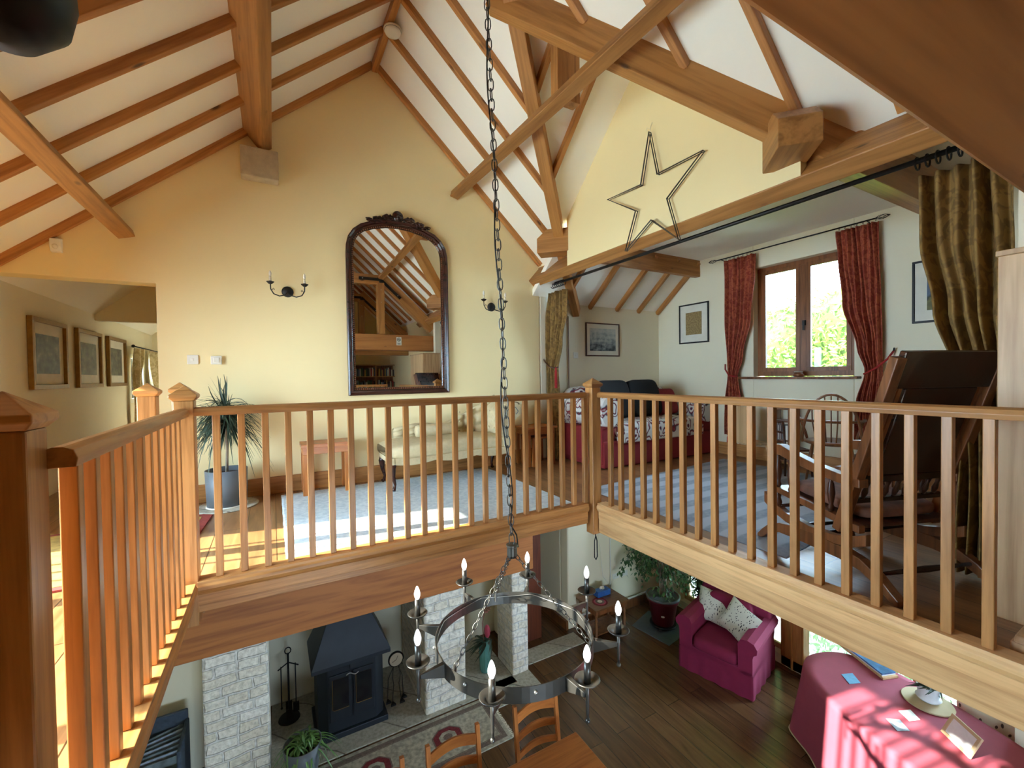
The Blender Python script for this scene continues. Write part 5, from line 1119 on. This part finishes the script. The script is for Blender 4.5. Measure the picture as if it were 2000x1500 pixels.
# ---- oval table under a pink cloth
plain('pink_cloth', (158, 66, 84), .8, 0, .05, 10); plain('beige_cloth', (196, 176, 140), .85)
tcx, tcy = 4.70, 1.38; th = math.atan2(.954, .30)
def oval(a, k=1.0, e=2.5):
    c, s_ = math.cos(a), math.sin(a); x = 1.02*k*math.copysign(abs(c)**(2/e), c); y = .53*k*math.copysign(abs(s_)**(2/e), s_); return x, y
rt = empty('oval_table', 'oval table hidden under the pink cloth at bottom right', 'table', (tcx, tcy, ZG), rz=th)
MB().prism([oval(2*PI*k/40, .97) for k in range(40)], 2, .70, .735).build('table_top', 'walnut', parent=rt)
for x, y in ((-.7, -.25), (-.7, .25), (.7, -.25), (.7, .25)): MB().box(x-.03, x+.03, y-.03, y+.03, 0, .70).build('leg', 'walnut', parent=rt)
def cloth(u, v):
    a = 2*PI*u; x, y = oval(a, 1)
    if v < .35: k = v/.35; return (x*k, y*k, .742)
    t = (v-.35)/.65; fl = 1+.10*t+.045*t*math.sin(a*11+.8*math.sin(a*3)); return (x*fl, y*fl, .742-.02*(t > 0)-.70*t)
cl = MB().grid(cloth, 220, 26, closeu=True).build('tablecloth', 'pink_cloth', smooth=True); cl.location = (tcx, tcy, ZG); cl.rotation_euler.z = th; tag(cl, 'long dusty pink tablecloth draped to the floor over the oval table', 'tablecloth')
hm = MB().tube([(oval(2*PI*k/120)[0]*(1.10+.045*math.sin(2*PI*k/120*11+.8*math.sin(2*PI*k/120*3))), oval(2*PI*k/120)[1]*(1.10+.045*math.sin(2*PI*k/120*11+.8*math.sin(2*PI*k/120*3))), .03) for k in range(120)], .008, 5, closed=True).build('hem', 'beige_cloth', parent=cl)
ZT = ZG+.744
def flat(name, poly, z0, z1, mat, lab, cat):
    o = MB().prism(poly, 2, z0, z1).build(name, mat, bevel=.001); tag(o, lab, cat); return o
plain('card_blue', (112, 160, 200), .5, 0, .1, 30); plain('card_white', (226, 232, 236), .5, 0, .04, 30); plain('card_grey', (150, 160, 176), .5, 0, .3, 20)
flat('card', [(4.826, 2.061), (4.937, 2.012), (4.847, 1.909), (4.74, 1.956)], ZT, ZT+.003, 'card_blue', 'blue card lying at the far end of the pink cloth', 'card')
flat('card', [(4.728, 1.586), (4.831, 1.539), (4.761, 1.45), (4.665, 1.493)], ZT, ZT+.003, 'card_white', 'white card on the pink cloth beside the straw mat', 'card')
flat('card', [(4.529, 1.604), (4.616, 1.541), (4.541, 1.449), (4.451, 1.502)], ZT, ZT+.003, 'card_grey', 'grey card with a pale oval, nearest on the pink cloth', 'card')
MB().prism([(4.535+.03*math.cos(t)+.0*math.sin(t), 1.525+.045*math.sin(t)) for t in [2*PI*k/16 for k in range(16)]], 2, ZT+.003, ZT+.0035).build('oval_motif', 'card_white', parent=[o for o in sc.objects if o.get('label') == 'grey card with a pale oval, nearest on the pink cloth'][0])
plain('magazine_cover', (70, 110, 170), .3, 0, .6, 9)
rt = empty('magazine_tray', 'wooden tray of magazines lying on the pink cloth under the fascia', 'tray', (5.22, 1.98, ZT))
tp = [(5.33-5.22, 2.30-1.98), (5.46-5.22, 2.20-1.98), (5.24-5.22, 1.76-1.98), (5.08-5.22, 1.82-1.98)]
MB().prism(tp, 2, 0, .02).build('tray', 'pale_oak', parent=rt); 
for i, m_ in enumerate(('card_white', 'magazine_cover')):
    MB().prism([(x*.9+.005, y*.9) for x, y in tp], 2, .02+i*.012, .032+i*.012).build('magazine', m_, parent=rt)
rt = empty('potted_plant', 'white pot with a leafy plant on a straw mat on the pink cloth', 'plant', (5.10, 1.50, ZT+.02))
MB().lathe([(0, 0), (.075, 0), (.09, .02), (.07, .03), (.085, .13), (.078, .13), (.065, .06), (0, .06)], (0, 0, 0), 24).build('pot', 'card_white', parent=rt, smooth=True)
lf = MB()
for i in range(70): blade(lf, (0, 0, .11), random.uniform(0, 2*PI), random.uniform(.10, .2), random.uniform(.5, 1.4), random.uniform(.3, .9), .016, 5, .2)
lf.build('foliage', 'leaf_dark', parent=rt)
o = MB().lathe([(0, .0), (.175, .0), (.18, .006), (.175, .012), (0, .012)], (5.08, 1.50, ZT), 34).build('straw_mat', 'beige_cloth', smooth=False, off=(5.08, 1.5, ZT)); tag(o, 'round straw mat under the white plant pot', 'mat')
rt = empty('table_frame', 'small cream photo frame standing at the near end of the pink cloth', 'photo frame', (4.674, 1.215, ZT+.004), rz=.914)
def upframe(x0, x1, z0, z1, y0, y1, t): return MB().box(x0, x1, y0, y1, z0, z0+t).box(x0, x1, y0, y1, z1-t, z1).box(x0, x0+t, y0, y1, z0+t, z1-t).box(x1-t, x1, y0, y1, z0+t, z1-t)
upframe(-.13, .13, 0, .18, -.008, .010, .026).rot(.5, 'X').build('frame', 'beige_cloth', parent=rt, bevel=.003); MB().box(-.108, .108, -.004, .004, .02, .16).rot(.5, 'X').build('sheet', 'card_white', parent=rt)
MB().box(-.12, .12, -.012, -.008, .01, .17).rot(.5, 'X').box(-.02, .02, -.09, -.08, 0, .10).build('back_board', 'walnut', parent=rt)
# ---- patterned chair behind the table
rt = empty('patterned_armchair', 'leaf patterned cream armchair back behind the pink table', 'armchair', (5.40, 1.10, ZG), rz=-PI/2)
softbox(MB(), -.30, .22, -.02, .14, .12, .92).build('backrest', 'leaf_linen', parent=rt, smooth=True); MB().box(-.26, .2, -.18, .12, .10, .40).build('seat', 'leaf_linen', parent=rt, bevel=.03)
# ---- dining table and chairs
rt = empty('dining_table', 'red brown pine dining table cropped by the bottom edge', 'table', (1.25, 2.38, ZG))
MB().box(-.95, .90, -.45, .45, .715, .75).build('table_top', 'red_pine_top', parent=rt, bevel=.006); frame2(MB(), -.87, .82, -.37, .37, .62, .715, .022).build('apron', 'red_pine_top', parent=rt)
for x in (-.84, .79):
    for y in (-.34, .34): MB().box(x-.035, x+.035, y-.035, y+.035, 0, .62).build('leg', 'red_pine', parent=rt, bevel=.004)
plain('newsprint', (190, 196, 196), .8, 0, .3, 60)
flat('leaflet', [(1.98, 2.40), (2.13, 2.37), (2.10, 2.18), (1.95, 2.21)], ZG+.751, ZG+.754, 'newsprint', 'white leaflet at the corner of the dining table', 'leaflet')
def dining_chair(x, lab, rz=0):
    rt = empty('dining_chair', lab, 'chair', (x, 2.86, ZG), rz=rz, group='ladder back dining chairs')
    MB().box(-.215, .215, -.20, .20, .43, .455).build('seat', 'red_pine_top', parent=rt, bevel=.008)
    for s_ in (-1, 1):
        MB().hull8([(s_*.205-.017, .175, 0), (s_*.205+.017, .175, 0), (s_*.205+.017, .21, 0), (s_*.205-.017, .21, 0)], [(s_*.205-.017, .165, .45), (s_*.205+.017, .165, .45), (s_*.205+.017, .20, .45), (s_*.205-.017, .20, .45)]).hull8([(s_*.205-.017, .165, .45), (s_*.205+.017, .165, .45), (s_*.205+.017, .20, .45), (s_*.205-.017, .20, .45)], [(s_*.205-.017, .225, .95), (s_*.205+.017, .225, .95), (s_*.205+.017, .258, .95), (s_*.205-.017, .258, .95)]).build('back_post', 'red_pine', parent=rt, bevel=.004)
        MB().box(s_*.19-.018, s_*.19+.018, -.195, -.16, 0, .43).build('leg', 'red_pine', parent=rt, bevel=.004)
        MB().box(s_*.195-.01, s_*.195+.01, -.17, .18, .18, .205).build('side_stretcher', 'red_pine_top', parent=rt)
    for z, h in ((.84, .085), (.69, .06), (.55, .05)):
        k = (z-.45)/.5; yb = .185+.058*k
        def f(u, v, z=z, h=h, yb=yb): x_ = -.19+.38*u; bow = math.sin(PI*u); return (x_, yb+.03*bow, z+(v-.5)*h+(.022*bow if h > .08 or v > .5 else .015*bow))
        MB().grid(f, 14, 2).build('back_slat', 'red_pine_top', parent=rt, solid=.016)
    MB().box(-.18, .18, -.19, -.17, .25, .275).build('front_stretcher', 'red_pine_top', parent=rt)
    return rt
dining_chair(1.165, 'pine ladder back chair in the middle, between the chandelier and dining table'); dining_chair(1.92, 'right hand pine ladder back chair at the corner of the dining table'); dining_chair(.56, 'pine ladder back chair with only one post tip showing at the bottom edge')
# ---- log basket with magazines
plain('blue_basket', (58, 70, 84), .8, 0, .25, 30); plain('mag_photo', (120, 130, 132), .3, 0, .7, 8)
rt = empty('magazine_basket', 'dark blue grey basket of magazines left of the stone pier', 'basket', (-.95, 4.62, ZG))
MB().prism([(-.20, -.22), (.20, -.22), (.22, .22), (-.22, .22)], 2, .0, .02).box(-.21, .21, .19, .22, .02, .74).box(-.22, -.19, -.22, .2, .02, .62).box(.19, .22, -.22, .2, .02, .66).box(-.21, .21, -.23, -.20, .02, .50).build('basket', 'blue_basket', parent=rt, bevel=.02)
for i in range(7):
    o = MB().box(-.16, .17, -.004, .004, 0, .52).build('magazine', 'mag_photo' if i % 2 == 0 else 'card_grey'); o.location = (-.95+.005*i, 4.47+i*.05, ZG+.03+.012*i); o.rotation_euler = (-.12+.02*i, 0, .05*i); tag(o, 'magazine standing in the blue grey basket, %s from the front' % ('first', 'second', 'third', 'fourth', 'fifth', 'sixth', 'seventh')[i], 'magazine', 'magazines in the basket')
# ---- small fittings downstairs
o = MB().tube([(2.432, 2.89, -.235), (2.43, 2.885, -.26), (2.418, 2.885, -.30), (2.416, 2.885, -.44), (2.432, 2.885, -.465), (2.448, 2.885, -.44), (2.446, 2.885, -.30), (2.434, 2.885, -.26)], .005, 6).build('cord_loop', 'black_iron', smooth=True); tag(o, 'black cord loop hanging under the corner newel post', 'cord')
for x, lab in ((4.62, 'white wall socket above the low table, the left one'), (4.80, 'white wall socket beside the fig leaves')): plate('wall_socket', x, 5.02, -2.0, lab, 'socket', 2, .14, .085)
o = MB().tube([(4.50, 5.005, ZG+.15), (4.50, 5.005, -.25)], .010, 8).build('pipe', 'white_plastic', smooth=True); tag(o, 'white pipe rising in the corner behind the turned leg table', 'pipe')
o = MB().tube([(4.52, 4.97, -2.03), (4.42, 4.93, -2.06), (4.30, 4.95, -1.9), (4.30, 4.98, -1.6), (4.25, 4.99, -1.2)], .003, 5).build('cable', 'white_plastic', smooth=True); tag(o, 'thin pale flex trailing up behind the tissue box', 'cable')
o = MB().tube([(3.9, 4.98, ZG+.18), (5.55, 4.98, ZG+.18)], .012, 8).build('pipe', 'white_plastic', smooth=True); tag(o, 'pale pipe running along the skirting behind the fig', 'pipe')
# ---- plant behind the armchair on the sill
rt = empty('potted_ivy', 'small leafy plant behind the armchair at the glass', 'plant', (5.46, 4.12, ZG))
MB().lathe([(0, 0), (.10, 0), (.13, .24), (.12, .24), (0, .2)], (0, 0, 0), 20).build('pot', 'mat_cream', parent=rt, smooth=True); MB().tube([(0, 0, .2), (0, 0, .75)], .012, 6).build('stem', 'bark', parent=rt)
lf = MB()
for i in range(120): blade(lf, (0, 0, random.uniform(.4, .8)), random.uniform(0, 2*PI), random.uniform(.12, .22), random.uniform(.1, 1.2), random.uniform(.5, 1), .022, 5, .2)
lf.build('foliage', 'fig_leaf', parent=rt)

# ================================================================ garden
def leafcloud(name, lab, cat, box, n, mat, size, seed=0, kind=None, backing=None, fn=None):
    rnd = random.Random(seed); mb = MB(); (x0, x1, y0, y1, z0, z1) = box
    for i in range(n):
        p = Vector((rnd.uniform(x0, x1), rnd.uniform(y0, y1), rnd.uniform(z0, z1)))
        if fn: p = fn(p, rnd)
        d = Vector((rnd.gauss(0, 1), rnd.gauss(0, 1), rnd.gauss(0, 1))).normalized(); e = d.orthogonal().normalized(); s_ = size*rnd.uniform(.6, 1.4)
        mb.add([p-d*s_, p+e*s_*.45, p+d*s_, p-e*s_*.45], [(0, 1, 2, 3)])
    o = mb.build(name, mat); tag(o, lab, cat)
    if kind: o['kind'] = kind
    return o
plain('hedge_leaf', (150, 176, 62), .6, 0, .45, 3); plain('hedge_core', (70, 92, 36), .9, 0, .3, 3); plain('rose_leaf', (120, 150, 96), .6, 0, .3, 4)
hg = empty('hedge', 'tall sunlit green hedge seen through the alcove window', 'hedge', (9.0, 5.5, ZG-.15), world=True)
def core(u, v): return (8.75+.12*math.sin(v*23+u*9)+.1*math.sin(u*47), 1.5+9*u, ZG-.15+(2.62-ZG+.1*math.sin(u*31)+.06*math.sin(u*77))*v)
MB().grid(core, 90, 60).box(8.9, 9.6, 1.5, 10.5, ZG-.15, 2.4).build('branches', 'hedge_core', parent=hg)
lc = leafcloud('foliage', 'x', 'x', (8.45, 8.85, 1.5, 10.5, .6, 2.66), 9000, 'hedge_leaf', .05, 3); del lc['label'], lc['category']; lc.parent = hg; lc.location = (-9.0, -5.5, -(ZG-.15)); lc['kind'] = 'stuff'
tr_ = empty('bare_tree', 'bare branched tree beyond the hedge in the left pane', 'tree', (13.0, 8.6, ZG-.15))
tb = MB(); rnd = random.Random(5)
def branch(p, d, L_, r, dep):
    q = p+d*L_; tb.tube([p, p.lerp(q, .5)+Vector((rnd.uniform(-1, 1), rnd.uniform(-1, 1), 0))*L_*.06, q], [r, r*.8, r*.6], 5, caps=False)
    if dep > 0:
        for k in range(3): branch(q, (d+Vector((rnd.uniform(-.7, .7), rnd.uniform(-.7, .7), rnd.uniform(-.15, .5)))).normalized(), L_*.68, r*.58, dep-1)
branch(Vector((0, 0, 0)), Vector((0, 0, 1)), 4.6, .14, 5); tb.build('branches', 'bark', parent=tr_)
leafcloud('garden_shrub', 'flowering shrub outside the ground floor window by the pink table', 'shrub', (6.3, 7.4, 1.6, 3.2, ZG-.15, ZG+.75), 2600, 'rose_leaf', .04, 9)
leafcloud('garden_shrub', 'low green shrub outside the glass behind the armchair', 'shrub', (6.8, 7.8, 3.6, 5.6, ZG-.15, ZG+.5), 2000, 'rose_leaf', .04, 12)

# ================================================================ behind the camera, seen in the mirror
rt = empty('bookcase', 'open oak bookcase of paperbacks seen in the mirror', 'bookcase', (2.75, -3.6, 0))
for x in (-.75, -.02, .72): MB().box(x-.02, x+.02, -.14, .14, 0, 1.55).build('side_panel', 'oak_up', parent=rt)
for z in (.05, .42, .80, 1.18, 1.53): MB().box(-.75, .72, -.14, .14, z, z+.022).build('shelf', 'oak', parent=rt)
MB().box(-.75, .72, -.15, -.135, 0, 1.55).build('back_panel', 'walnut', parent=rt)
cols = [(150, 50, 44), (60, 84, 110), (196, 186, 160), (70, 96, 70), (180, 140, 70), (60, 56, 60), (120, 130, 150)]
for i, c in enumerate(cols): plain('book_%d' % i, c, .7)
bproto = {}; nb = 0; rnd = random.Random(3); ordw = ('lowest', 'second', 'third', 'upper')
for si, z in enumerate((.80, 1.18)):
    x = 2.03
    while x < 3.42:
        w_ = rnd.choice((.022, .03, .038)); h_ = rnd.choice((.20, .23, .26)); k = rnd.randrange(7)
        if abs(x-2.73) < .045: x += .05; continue
        key = (w_, h_, k)
        if key not in bproto: bproto[key] = MB().box(0, w_, -.09, .07, 0, h_).build('book', 'book_%d' % k); o = bproto[key]
        else: o = bproto[key].copy(); sc.collection.objects.link(o)
        o.location = (x, -3.55, z+.023); nb += 1
        tag(o, 'paperback on the %s shelf of the mirrored bookcase' % ('lower filled', 'upper filled')[si], 'book', 'paperbacks on the %s shelf' % ('lower', 'upper')[si]); x += w_+.003
rt = empty('grey_cabinet', 'small grey painted stand with folders on it, seen in the mirror', 'cabinet', (1.75, -2.9, 0))
MB().box(-.25, .25, -.2, .2, .35, .62).build('box', 'slate', parent=rt, bevel=.005)
for x in (-.23, .19):
    for y in (-.18, .14): MB().box(x, x+.04, y, y+.04, 0, .35).build('leg', 'slate', parent=rt)
for i in range(5):
    o = MB().box(-.015, .015, -.12, .12, 0, .30).build('folder', ('book_2', 'book_6', 'book_1')[i % 3]); o.location = (1.62+i*.05, -2.9, .622); tag(o, 'folder standing on the grey stand in the mirror, %s from its left' % ('first', 'second', 'third', 'fourth', 'fifth')[i], 'folder', 'folders on the grey stand')
rt = empty('writing_desk', 'long wooden bench top seen at the bottom of the mirror', 'table', (2.3, -2.2, 0))
MB().box(-.8, .9, -.2, .2, .52, .56).build('table_top', 'oak', parent=rt)
for x in (-.75, .8): MB().box(x, x+.05, -.15, .15, 0, .52).build('leg', 'oak_up', parent=rt)

# ---- made-up black body for an unidentified shape close to the camera, cropped top left
rt = empty('black_shape', 'unidentified black shape very close at the top left corner, cropped by the frame', 'black_shape', (-.162, .44, 1.432))
MB().lathe([(0, -.042), (.02, -.038), (.036, -.02), (.040, 0), (.038, .03), (.02, .05), (0, .052)], (0, 0, 0), 40).build('shape_body', 'black_iron', parent=rt, smooth=True)
MB().tube([(0, 0, .05), (-.03, .0, .15), (-.02, .0, .32)], .008, 6).build('bracket', 'black_iron', parent=rt, smooth=True)
